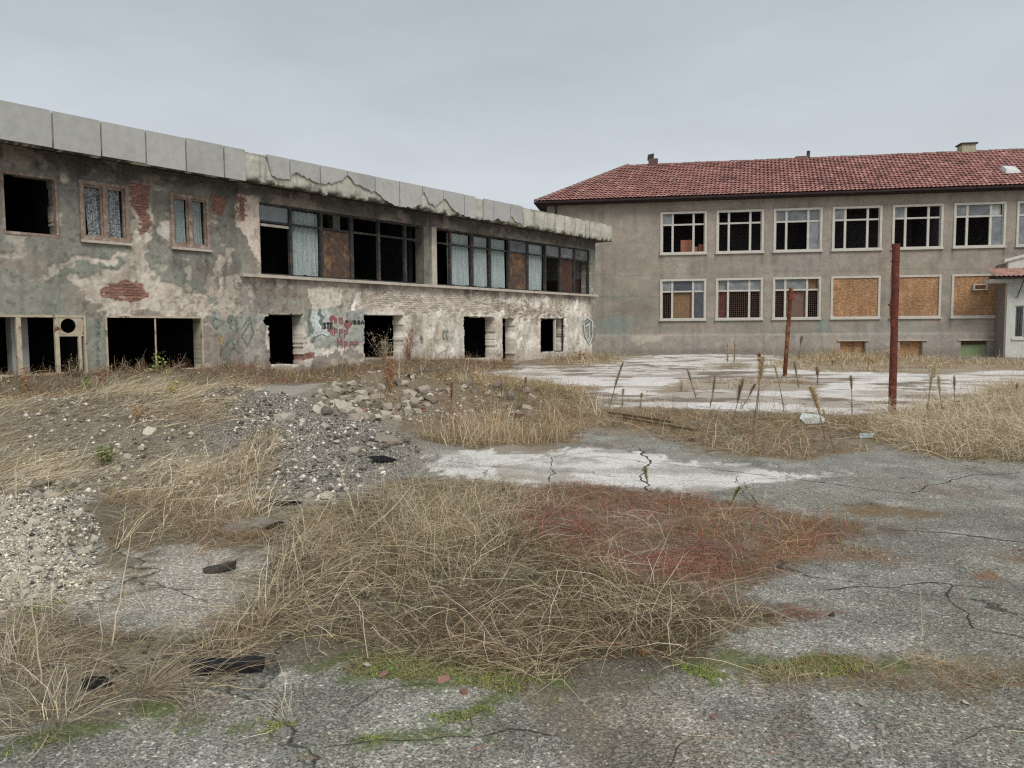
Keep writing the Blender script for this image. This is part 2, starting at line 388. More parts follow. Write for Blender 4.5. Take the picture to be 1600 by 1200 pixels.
GRAF_R = [(910, 500), (926, 494), (929, 520), (925, 540), (916, 532), (910, 520)]
GRAF_L = [(334, 490), (404, 488), (412, 540), (396, 556), (372, 545), (336, 535)]
FLAKE1 = [(98, 410), (130, 404), (160, 398), (190, 392), (192, 398), (165, 408), (130, 416), (105, 430), (96, 424)]
FLAKE2 = [(330, 420), (372, 455), (372, 500), (330, 500), (240, 480), (250, 464)]
lm = {}
for n_, P, wpx, sf in (('ca', CREAM_A, .22, .03), ('cb', CREAM_B, .08, .02), ('cc', CREAM_C, .05, .02), ('cd', CREAM_D, .05, .02), ('ce', CREAM_E, .22, .04),
                       ('cf', CREAM_F, .1, .02), ('cg', CREAM_G, .12, .02), ('ch', CREAM_H, .1, .02), ('ci', CREAM_I, .12, .02), ('gg', GREY_G, .1, .03), ('green', GREEN_G, .4, .12),
                       ('graf', GRAF, .1, .05), ('gw', GRAF_W, .12, .03), ('gr', GRAF_R, .06, .02), ('gl', GRAF_L, .35, .2), ('f1', FLAKE1, .2, .02), ('f2', FLAKE2, .5, .05)):
    lm[n_] = LM(P, wpx, sf)
bm_ = [LM(P, wr * .7, .02, seed=21) for P, wr in BRICKS]

def lrel(s, z):
    r = .012 * (fbm(s * 4, z * 4, 2, 4) - .5) + .02 * (fbm(s * .6, z * .6, 8, 3) - .5)
    r = r + .07 * (s < -13.72)
    for k_ in ('ca', 'cb', 'cc', 'cd', 'cf', 'cg', 'ch', 'ci', 'f1'): r = r + .022 * lm[k_](s, z)
    r = r + lm['ce'](s, z) * (.018 + .03 * (fbm(s * 5, z * 5, 31, 4) - .5))
    r = r + lm['f2'](s, z) * .02 * (fbm(s * 4, z * 4, 33, 4) > .5)
    r = r + .018 * smooth(.60, .64, fbm(s * 2.2 + 50, z * 2.2, 99, 6)) * (z < 5.4)
    for b in bm_: r = np.maximum(r, b(s, z) * .045 + .07 * (s < -13.72) * b(s, z))
    return r
def lcol(s, z):
    def mix(c, col, m): m = m[..., None]; return c * (1 - m) + np.asarray(col) * m
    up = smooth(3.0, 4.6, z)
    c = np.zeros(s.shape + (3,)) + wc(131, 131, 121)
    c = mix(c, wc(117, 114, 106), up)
    t = fbm(s * .8, z * .5, 61, 4)
    c = mix(c, wc(126, 131, 119), smooth(.48, .66, t) * .6 * (1 - .6 * up))
    c = mix(c, wc(136, 124, 114), smooth(.5, .7, fbm(s * .7 + 9, z * .9, 62, 4)) * .7)
    # right half lower wall paler
    rt = smooth(-13.9, -13.5, s)
    c = mix(c, wc(140, 132, 124), rt * (z < 3.4))
    cream = wc(186, 177, 163); cream2 = wc(168, 157, 144)
    for k_ in ('ca', 'cb', 'cg', 'ch', 'ci', 'f1'):
        c = mix(c, mix(np.zeros(c.shape) + cream, cream2, smooth(.4, .65, fbm(s * 3, z * 3, 71, 4))), lm[k_](s, z) * .95)
    c = mix(c, wc(184, 176, 165), lm['cc'](s, z))
    c = mix(c, wc(196, 182, 168), lm['cd'](s, z))
    m = lm['f2'](s, z) * smooth(.46, .54, fbm(s * 4, z * 4, 33, 4)); c = mix(c, cream2, m)
    ce = lm['ce'](s, z); n1 = fbm(s * 1.1, z * 1.6, 72, 5)
    c2 = mix(np.zeros(c.shape) + wc(202, 195, 184), wc(180, 171, 160), smooth(.42, .62, n1))
    c2 = mix(c2, wc(212, 206, 194), smooth(.56, .66, fbm(s * 2.3, z * 2.3, 77, 4)))
    c2 = mix(c2, wc(158, 146, 126), smooth(.58, .72, fbm(s * 1.3 + 7, z * .7, 73, 4)) * .7)
    c = mix(c, c2, ce)
    c = mix(c, wc(186, 178, 164), lm['cf'](s, z)); c = mix(c, wc(138, 129, 119), lm['gg'](s, z))
    c = mix(c, wc(140, 154, 140), lm['green'](s, z) * .4 * smooth(.35, .6, fbm(s * 4, z * 4, 82, 4)))
    c = mix(c, wc(144, 147, 139), lm['graf'](s, z) * .85)
    c = mix(c, wc(188, 196, 190), lm['gw'](s, z) * smooth(.44, .5, fbm(s * 2.6, z * 2.6, 79, 3)))
    c = mix(c, wc(132, 136, 128), lm['gr'](s, z)); c = mix(c, wc(158, 164, 154), lm['gl'](s, z) * .5 * smooth(.4, .6, fbm(s * 5, z * 5, 81, 3)))
    # green paint ghosts on the lime wash
    gz = smooth(.55, .68, fbm(s * 1.2 + 3, z * 1.4, 83, 4)) * smooth(2.3, 1.9, z) * smooth(.4, .8, z) * rt
    c = mix(c, wc(160, 168, 158), gz * .28)
    # mortar in the brick patches
    for i, b in enumerate(bm_): c = mix(c, wc(190, 179, 166) if i == 4 else wc(128, 96, 82), b(s, z) * .95)
    # end strip and corner
    c = mix(c, wc(132, 126, 118), smooth(7.15, 7.22, s + .2 * (fbm(s * 2, z * 2, 5) - .5)) * (z < 3.3))
    # weather stains: rain streaks under the ledge and soot plus eave shade painted along the wall top
    st = smooth(.45, .75, fbm(s * 4.0, z * .35, 91, 4)) * smooth(2.2, 3.3, z) * (z < 3.35) * rt
    c = c * (1 - .45 * st[..., None])
    soot_shade = smooth(5.6, 5.95, z + .7 * (fbm(s * 1.2, z * 1.2, 92, 4) - .5))
    c = mix(c, wc(76, 73, 70), soot_shade * .8)
    pale = smooth(.56, .68, fbm(s * 1.7, z * 2.2, 96, 4)) * smooth(5.6, 5.8, z)
    c = mix(c, wc(138, 128, 118), pale * .6)
    lo = smooth(.9, .1, z + .5 * (fbm(s * 1.5, z, 93, 4) - .5)); c = mix(c, wc(128, 116, 100), lo * .55)
    stain = smooth(.6, .72, fbm(s * 1.0 + 30, z * .6, 95, 5)); c = c * (1 - .28 * stain[..., None])
    vs = smooth(.52, .72, fbm(s * 5.0, z * .25, 97, 3)); c = c * (1 - .14 * vs[..., None])
    fl = smooth(.60, .64, fbm(s * 2.2 + 50, z * 2.2, 99, 6)); c = mix(c, wc(172, 164, 150), fl * .55 * (z < 5.4))
    pit = smooth(.66, .7, fbm(s * 7, z * 7, 100, 4)); c = c * (1 - .3 * pit[..., None])
    hf = fbm(s * 9, z * 9, 98, 4); c = c * (.8 + .4 * hf[..., None])
    return c
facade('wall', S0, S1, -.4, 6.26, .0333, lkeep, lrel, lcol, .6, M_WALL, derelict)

# bricks: the ones that show largest are pieces of their own
_bv = []
for q in range(4):
    b = MB(); j = lambda: random.uniform(-.006, .006)
    b.box(-.117 + j(), .117 + j(), 0, .05, -.031 + j() * .5, .031 + j() * .5)
    _bv.append(b)
brick_me = [b.mesh('brick') for b in _bv]; limed_me = [b.mesh('limed_brick') for b in _bv]
for m_ in brick_me: m_.materials.append(M_BRICK)
for m_ in limed_me: m_.materials.append(M_BRICKLIME)
spots = []
for bi, (P, wr) in enumerate(BRICKS):
    q = LP.poly(P); a0, c0 = q.min(0) - .3; a1, c1 = q.max(0) + .3
    zs = np.arange(math.floor(c0 / .077) * .077, c1, .077)
    for r_, z in enumerate(zs):
        off = .125 if int(round(z / .077)) % 2 else 0
        xs = np.arange(math.floor(a0 / .25) * .25 + off, a1, .25)
        mval = bm_[bi](xs, np.full(xs.shape, z))
        for x, mv in zip(xs, mval):
            if mv > .6 and lkeep(np.array([x]), np.array([z]))[0] and random.random() > (.22 if bi == 4 else .05): spots.append((x, z, bi))
spots.sort(key=lambda t: math.hypot(*(LP.p + LP.d * t[0])[:2]) + (20 if t[2] == 4 else 0))
rest = MB()
for i, (x, z, bi) in enumerate(spots):
    y = .03 + random.uniform(-.012, .012) + (.07 if x < -13.72 else 0)
    if i < 290:
        o = link('brick', random.choice(limed_me if bi == 4 else brick_me), None, derelict, loc=(x, y, z)); o.rotation_euler = (0, random.uniform(-.02, .02), random.uniform(-.03, .03))
    else:
        rest.box(x - .117, x + .117, y, y + .05, z - .031, z + .031)
if rest.v:
    o = rest.build('brickwork', M_BRICKLIME, derelict); o['kind'] = 'stuff'

# floors, rooms and the roof
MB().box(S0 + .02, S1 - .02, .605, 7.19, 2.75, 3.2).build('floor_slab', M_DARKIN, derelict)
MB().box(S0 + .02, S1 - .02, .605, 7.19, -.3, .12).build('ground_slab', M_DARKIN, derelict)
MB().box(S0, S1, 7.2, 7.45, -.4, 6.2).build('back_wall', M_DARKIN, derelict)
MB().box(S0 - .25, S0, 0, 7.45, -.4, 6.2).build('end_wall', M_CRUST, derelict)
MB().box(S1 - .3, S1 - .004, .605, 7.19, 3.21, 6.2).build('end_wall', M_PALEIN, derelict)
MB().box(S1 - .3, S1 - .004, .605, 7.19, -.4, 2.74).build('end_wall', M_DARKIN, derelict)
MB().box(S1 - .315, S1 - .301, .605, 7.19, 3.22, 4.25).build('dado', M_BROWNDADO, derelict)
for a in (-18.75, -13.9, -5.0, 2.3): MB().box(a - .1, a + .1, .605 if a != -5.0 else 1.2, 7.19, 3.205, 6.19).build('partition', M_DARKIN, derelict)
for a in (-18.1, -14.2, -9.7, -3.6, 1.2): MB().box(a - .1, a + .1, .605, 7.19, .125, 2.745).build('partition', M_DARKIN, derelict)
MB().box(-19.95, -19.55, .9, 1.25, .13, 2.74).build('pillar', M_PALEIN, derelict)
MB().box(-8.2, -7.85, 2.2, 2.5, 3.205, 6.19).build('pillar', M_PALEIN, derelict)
MB().box(S0 - .3, 7.70, -.70, 7.6, 6.265, 6.9).build('roof_slab', M_CRUST, derelict)
BZ0, BZ1 = 6.10, 7.00
def bkeep(s, z): return z > BZ0 + .10 * fbm(s * 3, s * 0 + 2, 41, 4) * (s > -14.1) - .03 * (s < -14.1)
def brel(s, z): return -.9 + .05 * (fbm(s * 4, z * 4, 42, 5) - .3) + .05 * smooth(.25, 0, z - BZ0) * fbm(s * 6, z * 6, 43, 3)
def bcol(s, z):
    n = fbm(s * 2.5, z * 2.5, 44, 5)
    c = np.zeros(s.shape + (3,)) + wc(156, 154, 143)
    m = smooth(.42, .62, n)[..., None]; c = c * (1 - m) + wc(166, 163, 152) * m
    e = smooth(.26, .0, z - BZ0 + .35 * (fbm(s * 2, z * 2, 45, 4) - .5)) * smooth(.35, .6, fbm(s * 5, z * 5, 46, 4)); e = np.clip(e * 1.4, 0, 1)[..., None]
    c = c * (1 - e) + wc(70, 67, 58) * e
    t = (smooth(.09, .0, BZ1 - z) * smooth(.4, .6, fbm(s * 3, z, 47, 4)))[..., None]; c = c * (1 - .55 * t)
    v = smooth(.6, .75, fbm(s * 6, z * .5, 48, 3))[..., None]; return c * (1 - .35 * v)
facade('fascia_beam', S0 - .3, 7.70, BZ0, BZ1, .045, bkeep, brel, bcol, -.71, M_WALL, derelict)
MB().box(7.70, 7.76, -.89, 7.6, 6.16, 6.99).build('fascia_return', M_ROUGHCON, derelict)

def FU(x, y): return LP.uv(x, y, .93)
joints = [FU(x, 300)[0] for x in (2.5, 86, 161, 230, 292, 351, 385)]
panels = [(joints[0] - 1.18 * k, joints[0] - 1.18 * (k - 1), None) for k in (3, 2, 1)] + [(joints[i], joints[i + 1], None) for i in range(6)]
BRK = [(417, 242), (420, 258), (424, 272), (432, 280), (454, 281), (455, 270), (468, 271), (482, 280), (496, 286), (518, 286), (530, 284), (544, 273), (555, 288), (572, 294), (580, 301), (586, 298), (600, 312),
       (612, 320), (625, 323), (642, 325), (658, 318), (661, 298), (670, 316), (681, 322), (694, 309), (708, 328), (722, 336), (741, 342), (755, 344), (771, 345), (777, 340), (783, 346), (797, 346), (799, 336), (804, 346), (816, 350)]
BRK = np.array([FU(*p) for p in BRK])
jx = [417, 454, 501, 543, 586, 624, 660, 692, 725, 742]; jj = [FU(x, 320)[0] for x in jx]
panels += [(jj[i], jj[i + 1], BRK) for i in range(len(jj) - 1)]
jj = [FU(x, 330)[0] for x in (755, 771, 797, 816)]; panels += [(jj[i], jj[i + 1], BRK) for i in range(3)]
for i, (a, b, brk) in enumerate(panels):
    a += .022; b -= .022; xs = np.linspace(a, b, 26); zt = 7.035 + random.uniform(-.01, .01)
    zb = np.full(26, 6.12) + random.uniform(-.015, .015)
    if brk is not None:
        zb = np.interp(xs, brk[:, 0], brk[:, 1]) + .13 * (fbm(xs * 9, xs * 0 + i, 51, 4) - .5); zb = np.clip(zb, 6.12, 6.95)
    pts = [(x, z) for x, z in zip(xs, zb)] + [(b, zt), (a, zt)]
    o = MB().prism(pts, -.955 + random.uniform(-.004, .004), -.905).build('fascia_panel', M_PANEL, derelict)
    if brk is not None and zb.max() > 6.25: o['label'] = 'fascia panel with its lower edge broken away'
MB().prism([(-13.74, 3.285), (7.55, 3.285), (7.55, 3.385), (-13.74, 3.385)], -.17, .01).build('ledge', M_LEDGE, derelict)

# windows of the upper storey
def wframe(name, a, b, z0, z1, y0, y1, t, mat, parent, label=None, bottom=True):
    m = MB().box(a, a + t, y0, y1, z0, z1).box(b - t, b, y0, y1, z0, z1).box(a + t, b - t, y0 + .002, y1 - .002, z1 - t, z1)
    if bottom: m.box(a + t, b - t, y0 + .002, y1 - .002, z0, z0 + t)
    return m.build(name, mat, parent, label=label)
def curtain(name, a, b, z0, z1, y, mat, label, waves=5, amp=.035, group=None, slant=0.):
    n, k = 40, 9; xs = np.linspace(0, 1, n); zs = np.linspace(0, 1, k); X, Z = np.meshgrid(xs, zs, indexing='ij')
    ph = random.uniform(0, 6); Y = y + amp * np.sin(X * waves * 6.28 + ph + .7 * np.sin(Z * 2)) * (1.1 - .5 * Z) + .02 * (fbm(X * 8, Z * 3, int(ph * 9), 3) - .5)
    V = np.stack([a + (b - a) * X + slant * (1 - Z), Y, z0 + (z1 - z0) * Z + .03 * (1 - Z) * np.sin(X * 9 + ph)], -1).reshape(-1, 3)
    i = np.arange(n * k).reshape(n, k); F = np.stack([i[:-1, :-1], i[1:, :-1], i[1:, 1:], i[:-1, 1:]], -1).reshape(-1, 4)
    o = link(name, npmesh(name, V, F, None, True), mat, None, loc=LP.p, rz=LRZ)
    return tag(o, label, 'curtain', group)
MW1 = wframe('window', -20.30, -18.99, 4.03, 5.60, .06, .20, .07, M_BRFRAME, derelict, 'empty window with only strips of its frame left')
MB().box(-19.06, -19.01, .02, .05, 4.1, 5.5).build('loose_batten', M_BRFRAME, MW1)
for nm, (a, b, c, d) in (('w2', OP['w2']), ('w3', OP['w3'])):
    f = wframe('window', a - .03, b + .03, c - .03, d + .03, .03, .2, .1, M_BRFRAME, derelict, 'casement window with a peeling brown frame')
    m = (a + b) / 2
    MB().box(m - .05, m + .05, .05, .16, c + .07, d - .07).build('mullion', M_BRFRAME, f)
    for x0, x1 in ((a + .07, m - .05), (m + .05, b - .07)): wframe('sash', x0 + .003, x1 - .003, c + .073, d - .073, .09, .15, .045, M_BRFRAME, f)
    MB().box(a - .05, b + .06, -.02, .03, c - .1, c - .03).build('sill', M_LEDGE, f)
    MB().box(m + .0, m + .03, .02, .05, c + .7, c + .83).build('handle', M_BRFRAME, f)
curtain('curtain', -18.24, -17.83, 4.14, 5.52, .24, M_LACE, 'left lace curtain in the middle upper window, hanging clear of the jamb', 4, slant=.05)
curtain('curtain', -17.76, -17.32, 4.14, 5.52, .25, M_LACE, 'right lace curtain in the middle upper window beside the brick strip', 4)
curtain('curtain', -15.84, -15.40, 4.15, 5.52, .24, M_LACE2, 'left half of the lace pair in the window beside the white plaster blob', 5)
curtain('curtain', -15.25, -14.85, 4.15, 5.52, .24, M_LACE2, 'right half of the lace pair in the window beside the dark brick patch', 5)

bx = [-12.96, -11.7, -10.41, -9.06, -7.74, -6.36, -5.36, -4.69, -3.76, -2.37, -1.15, 0.19, 1.62, 3.08, 4.35, 5.63, 7.02]
band = MB().box(-12.98, -5.40, .10, .20, 5.66, 5.76).box(-4.66, 7.04, .10, .20, 5.66, 5.76).box(-12.98, -5.40, .10, .20, 3.39, 3.45).box(-4.66, 7.04, .10, .20, 3.39, 3.45).build('window_band', M_DKFRAME, derelict, 'long upper strip of dark framed windows, most of them broken')
MB().box(-12.9, -5.42, .115, .185, 5.10, 5.17).build('transom', M_DKFRAME, band); MB().box(-4.64, 7.0, .115, .185, 5.10, 5.17).build('transom', M_DKFRAME, band)
for i, x in enumerate(bx):
    if i in (6, 7): continue
    t = .055 if i % 3 else .075
    MB().box(x - t, x + t, .09, .21, 3.45, 5.66).build('mullion', M_DKFRAME, band)
M_DULLCON = mat_plain('dull_grey_concrete', srgb(128, 126, 114), scale=4, amt=.3, bump=.4)
MB().box(-5.36, -5.02, .08, .56, 3.40, 5.75).build('pillar', M_DULLCON, derelict); MB().box(-4.95, -4.67, .02, .46, 3.39, 5.75).build('pillar', M_LEDGE, derelict, 'paler half of the pillar between the window strips')
def pane(i, up, mat, parent=band, y=.15, name='pane'):
    a, b = bx[i] + .075, bx[i + 1] - .075; z0, z1 = (5.175, 5.655) if up else (3.455, 5.095)
    return MB().box(a, b, y, y + .008, z0, z1).build(name, mat, parent)
for i in (0, 13, 14): pane(i, True, M_GLASS2)
for i in (11, 15): pane(i, True, M_GLASS)
MB().box(-12.86, -11.78, .1, .16, 4.98, 5.06).build('loose_rail', M_LEDGE, band)
pane(2, False, M_RUSTBOARD, y=.16, name='board'); pane(11, False, M_RUSTBOARD, y=.16, name='board')
pane(14, False, mat_plain('red_brown_panel', srgb(86, 62, 56), scale=3, amt=.25, bump=0), y=.18, name='board')
lab = ['grey lace curtain in the second bay of the long window strip', 'first of three joined lace curtains right of the pale pillar', 'middle of three joined lace curtains right of the pale pillar',
       'last of three joined lace curtains, against the rotten board', 'lone pale curtain between the rotten board and an open bay']
for q, i in enumerate((1, 8, 9, 10, 12)):
    curtain('curtain', bx[i] + (.1 if i != 8 else .0), bx[i + 1] - .04, 3.46, 5.64, .3, M_LACE2, lab[q], 6, amp=.055)

# ground floor frames
g1 = wframe('window', -23.62, -18.43, .42, 2.0, .05, .16, .06, M_CRFRAME, derelict, 'wide shop window frame with rusty posts and a panel with a round hole')
for x, t in ((-22.3, .05), (-21.2, .05), (-20.06, .055), (-19.16, .05)): MB().box(x - t, x + t, .06, .15, .48, 1.94).build('post', M_CRFRAME, g1)
def holed_panel(a, b, z0, z1, cx, cz, r, y0, y1):
    m = MB(); n = 32; sq = []
    for k in range(n):
        th = 2 * math.pi * k / n; dx, dz = math.cos(th), math.sin(th)
        tt = min(((b - cx) if dx > 0 else (a - cx)) / dx if abs(dx) > 1e-6 else 9, ((z1 - cz) if dz > 0 else (z0 - cz)) / dz if abs(dz) > 1e-6 else 9)
        sq.append((cx + dx * tt, cz + dz * tt))
    for y in (y0, y1):
        for k in range(n): th = 2 * math.pi * k / n; m.v.append((cx + r * math.cos(th), y, cz + r * math.sin(th)))
        for k in range(n): m.v.append((sq[k][0], y, sq[k][1]))
    for k in range(n):
        j = (k + 1) % n
        m.f += [(k, n + k, n + j, j)[::-1], (2 * n + k, 3 * n + k, 3 * n + j, 2 * n + j), (k, j, 2 * n + j, 2 * n + k), (n + j, n + k, 3 * n + k, 3 * n + j)]
    return m
holed_panel(-19.1, -18.5, 1.50, 1.94, -18.87, 1.72, .195, .07, .12).build('vent_panel', M_CRFRAME, g1)
MB().box(-19.1, -18.5, .07, .14, 1.44, 1.497).build('transom', M_CRFRAME, g1)
MB().box(-18.63, -18.56, .06, .14, .48, 1.44).build('post', M_CRFRAME, g1)
g2 = wframe('window', -17.92, -15.02, .39, 2.0, .05, .13, .05, M_CRFRAME, derelict, 'wide empty shop window with one thin post', False)
MB().tube([(-16.5, .1, .42), (-16.49, .1, 1.96)], .025, 8).build('post', M_CRFRAME, g2)
g7 = wframe('window', 2.5, 4.66, .42, 2.13, .10, .2, .07, M_DKFRAME, derelict, 'last ground floor window with bits of frame left')
MB().box(3.85, 3.95, .1, .2, .5, 2.05).build('mullion', M_WHFRAME, g7)
MB().box(-18.3, -14.9, -.12, .0, -.1, .40).build('plinth_block', M_LEDGE, derelict)

# graffiti: strokes of paint a few millimetres proud of the plaster
GLY = {'M': [[(0, 0), (.08, 1), (.45, .35), (.85, 1), (.95, 0)]], 'P': [[(.1, 0), (.1, 1)], [(.1, 1), (.75, .95), (.8, .62), (.1, .5)]], 'O': [[(.1, .5), (.3, .98), (.75, .9), (.85, .4), (.6, .02), (.2, .1), (.1, .5)]],
       'I': [[(.4, 0), (.4, 1)]], 'T': [[(.45, 0), (.45, 1)], [(0, 1), (.9, 1)]], 'E': [[(.8, 1), (.1, 1), (.1, 0), (.8, 0)], [(.1, .5), (.6, .5)]], 'H': [[(.1, 0), (.1, 1)], [(.8, 0), (.8, 1)], [(.1, .5), (.8, .5)]],
       'B': [[(.1, 0), (.1, 1), (.7, .9), (.65, .55), (.1, .5)], [(.65, .55), (.85, .25), (.6, 0), (.1, 0)]], 'Y': [[(0, 1), (.45, .5), (.9, 1)], [(.45, .5), (.45, 0)]], 'A': [[(0, 0), (.45, 1), (.9, 0)], [(.2, .4), (.7, .4)]],
       'U': [[(.1, 1), (.1, .2), (.4, 0), (.75, .2), (.8, 1)]], 'C': [[(.85, .85), (.4, 1), (.1, .6), (.15, .2), (.5, 0), (.85, .15)]], 'S': [[(.85, .9), (.4, 1), (.15, .75), (.75, .35), (.6, .02), (.1, .1)]], '9': [[(.8, .6), (.4, .5), (.15, .8), (.5, 1), (.8, .75), (.7, 0)]],
       '1': [[(.2, .8), (.5, 1), (.5, 0)]], 'G': [[(.85, .85), (.4, 1), (.1, .6), (.15, .2), (.5, 0), (.85, .2), (.85, .5), (.5, .5)]], 'K': [[(.1, 0), (.1, 1)], [(.8, 1), (.1, .5), (.85, 0)]], "'": [[(.4, 1), (.35, .75)]], 'R': [[(.1, 0), (.1, 1), (.75, .95), (.8, .62), (.1, .5), (.8, 0)]]}
def strokes(lines, wd, y=-.012):
    m = MB()
    for L_ in lines:
        for i in range(len(L_) - 1):
            (x0, z0), (x1, z1) = L_[i], L_[i + 1]; dx, dz = x1 - x0, z1 - z0; l = math.hypot(dx, dz) or 1; nx, nz2 = -dz / l * wd / 2, dx / l * wd / 2
            ex, ez = dx / l * wd * .3, dz / l * wd * .3
            b = len(m.v); yy = y - .0008 * (i % 4)
            m.v += [(x0 - ex + nx, yy, z0 - ez + nz2), (x0 - ex - nx, yy, z0 - ez - nz2), (x1 + ex - nx, yy, z1 + ez - nz2), (x1 + ex + nx, yy, z1 + ez + nz2)]; m.f.append((b, b + 1, b + 2, b + 3))
    return m
def write(txt, px0, py0, px1, hpx, mat, wd, slope=0., y=-.014):
    a = LP.uv(px0, py0); b = LP.uv(px1, py0); h = LP.uv(px0, py0 - hpx)[1] - a[1]; wdt = (b[0] - a[0]) / max(1, len(txt)); L_ = []
    for i, ch in enumerate(txt):
        for s_ in GLY.get(ch, []): L_.append([(a[0] + wdt * (i + .78 * x + random.uniform(-.03, .03)), a[1] + h * (z + random.uniform(-.04, .04)) + slope * i) for x, z in s_])
    strokes(L_, wd, y).build('graffiti', mat, derelict)
def paint(n, c): return mat_plain(n, c, scale=9, amt=.35, bump=0)
P_RED = paint('faded_red_paint', srgb(164, 100, 104)); P_GRN = paint('grey_green_paint', srgb(128, 140, 130)); P_DK = paint('dark_green_paint', srgb(62, 66, 66)); P_WH = paint('white_paint', srgb(206, 210, 206)); P_TAN = paint('ochre_paint', srgb(176, 156, 110))
write('MPPP', 513, 524, 546, 12, P_RED, .04, -.03); write('M', 527, 543, 537, 14, P_RED, .045); write('PPP', 538, 543, 562, 9, P_RED, .04)
write("I'M YO", 516, 505, 536, 9, P_RED, .04); write('STE', 505, 513, 521, 8, P_DK, .07); write('BURGA', 540, 506, 570, 5, P_DK, .05)
def heart(px, py, sz, mat):
    c = LP.uv(px, py); pts = []
    for k in range(24):
        t = -2 * math.pi * k / 24; pts.append((c[0] + sz * 16 * math.sin(t) ** 3 / 16, c[1] + sz * (13 * math.cos(t) - 5 * math.cos(2 * t) - 2 * math.cos(3 * t) - math.cos(4 * t)) / 16))
    MB().prism(pts[::-1], -.016, -.006).build('graffiti_heart', mat, derelict)
heart(517, 497, .15, P_RED); heart(543, 508, .16, P_RED)
a = LP.uv(484, 482)
strokes([[LP.uv(*p) for p in ((500, 484), (498, 490), (505, 496), (500, 502), (505, 510), (502, 520), (492, 526), (488, 532))], [LP.uv(*p) for p in ((484, 484), (482, 500), (486, 515), (490, 520))]], .12).build('graffiti', P_GRN, derelict)
strokes([[LP.uv(*p) for p in ((490, 488), (487, 500), (492, 512))], [LP.uv(*p) for p in ((508, 486), (512, 494), (508, 502))], [LP.uv(*p) for p in ((496, 512), (492, 522), (502, 518), (512, 522))]], .16, -.018).build('graffiti', P_WH, derelict)
y0 = .05
write('C091', 334, 512, 378, 17, P_GRN, .06, 0, .05); write('O', 152, 511, 160, 9, P_GRN, .04, 0, .05)
for q, ch in enumerate('HAIT'): write(ch, 152, 535 + 12 * q if q else 524, 160, 8, P_GRN, .035, 0, .05)
write('Y', 344, 540, 354, 14, P_TAN, .06, 0, .05)
strokes([[LP.uv(*p) for p in ((350, 545), (360, 530), (352, 560), (368, 540), (360, 525), (374, 552))]], .05, .05).build('graffiti', P_GRN, derelict)
strokes([[LP.uv(*p) for p in ((380, 510), (390, 495), (396, 520), (386, 540), (378, 525), (392, 500))]], .06).build('graffiti', P_GRN, derelict)
write('CC', 692, 530, 702, 14, P_GRN, .05); write('9', 656, 535, 662, 10, P_GRN, .05)
strokes([[LP.uv(*p) for p in ((912, 500), (918, 496), (925, 502), (926, 522), (921, 538), (914, 524), (912, 505))], [LP.uv(*p) for p in ((915, 510), (920, 506), (920, 525))]], .09, -.02).build('graffiti', P_WH, derelict)

# ================================================================== RIGHT: the tiled school-like block
_p = ground(1040, 552); _dv = -ray(-6630, 570)
RP = Plane(_p, _dv[:2]); RRZ = math.atan2(RP.d[1], RP.d[0])
school = empty('tiled_roof_building', RP.p, RRZ, 'long taupe two storey building with a red tiled roof and white framed windows', 'building')
T0, T1 = -7.6, 34.0; PITCH = 3.444
WT = [-.34 + PITCH * i for i in range(10)]
UP, LOW = (6.33, 8.87), (2.17, 4.66)
nlow = 6
ROP = [(t, t + 2.79, *UP) for t in WT] + [(t, t + 2.79, *LOW) for t in WT[:nlow]] + [(10.54, 11.97, -.22, .72), (13.98, 15.3, -.22, .72), (17.41, 19.0, -.22, .72)]
def rkeep(s, z):
    k = np.ones(s.shape, bool)
    for a, b, c, d in ROP: k &= ~((s > a) & (s < b) & (z > c) & (z < d))
    return k
def RM(px, warp=.25, soft=.1, seed=3):
    P = RP.poly(px)
    return lambda s, z: smooth(-soft, soft, polydist(s + (fbm(s, z, seed, 4) - .5) * 2 * warp, z + (fbm(s + 40, z, seed + 3, 4) - .5) * 2 * warp, P))
rr = [(RM([(965, 478), (1025, 474), (1024, 492), (985, 494), (960, 490)], .4, .25), wc(116, 107, 98), .6), (RM([(930, 498), (985, 496), (982, 524), (930, 524)], .2, .15), wc(122, 130, 122), .7),
      (RM([(988, 527), (1036, 526), (1034, 532), (1000, 540), (988, 534)], .2, .05), wc(178, 168, 154), .8), (RM([(1270, 500), (1290, 500), (1300, 518), (1276, 520)], .3, .2), wc(122, 132, 124), .8),
      (RM([(1380, 498), (1480, 500), (1480, 518), (1330, 518)], .5, .3), wc(134, 134, 126), .6), (RM([(1058, 410), (1072, 412), (1073, 438), (1058, 438)], .03, .04), wc(150, 142, 135), .7),
      (RM([(1170, 308), (1186, 308), (1186, 326), (1170, 328)], .03, .04), wc(132, 124, 112), .6), (RM([(1280, 520), (1312, 521), (1312, 545), (1280, 545)], .05, .04), wc(150, 140, 130), .7),
      (RM([(1430, 492), (1480, 494), (1470, 505), (1440, 502)], .3, .15), wc(152, 140, 130), .7), (RM([(1200, 390), (1300, 385), (1298, 430), (1210, 425)], .8, .5), wc(134, 126, 120), .7),
      (RM([(1545, 524), (1566, 522), (1566, 560), (1550, 560)], .3, .15), wc(110, 100, 96), .7)]
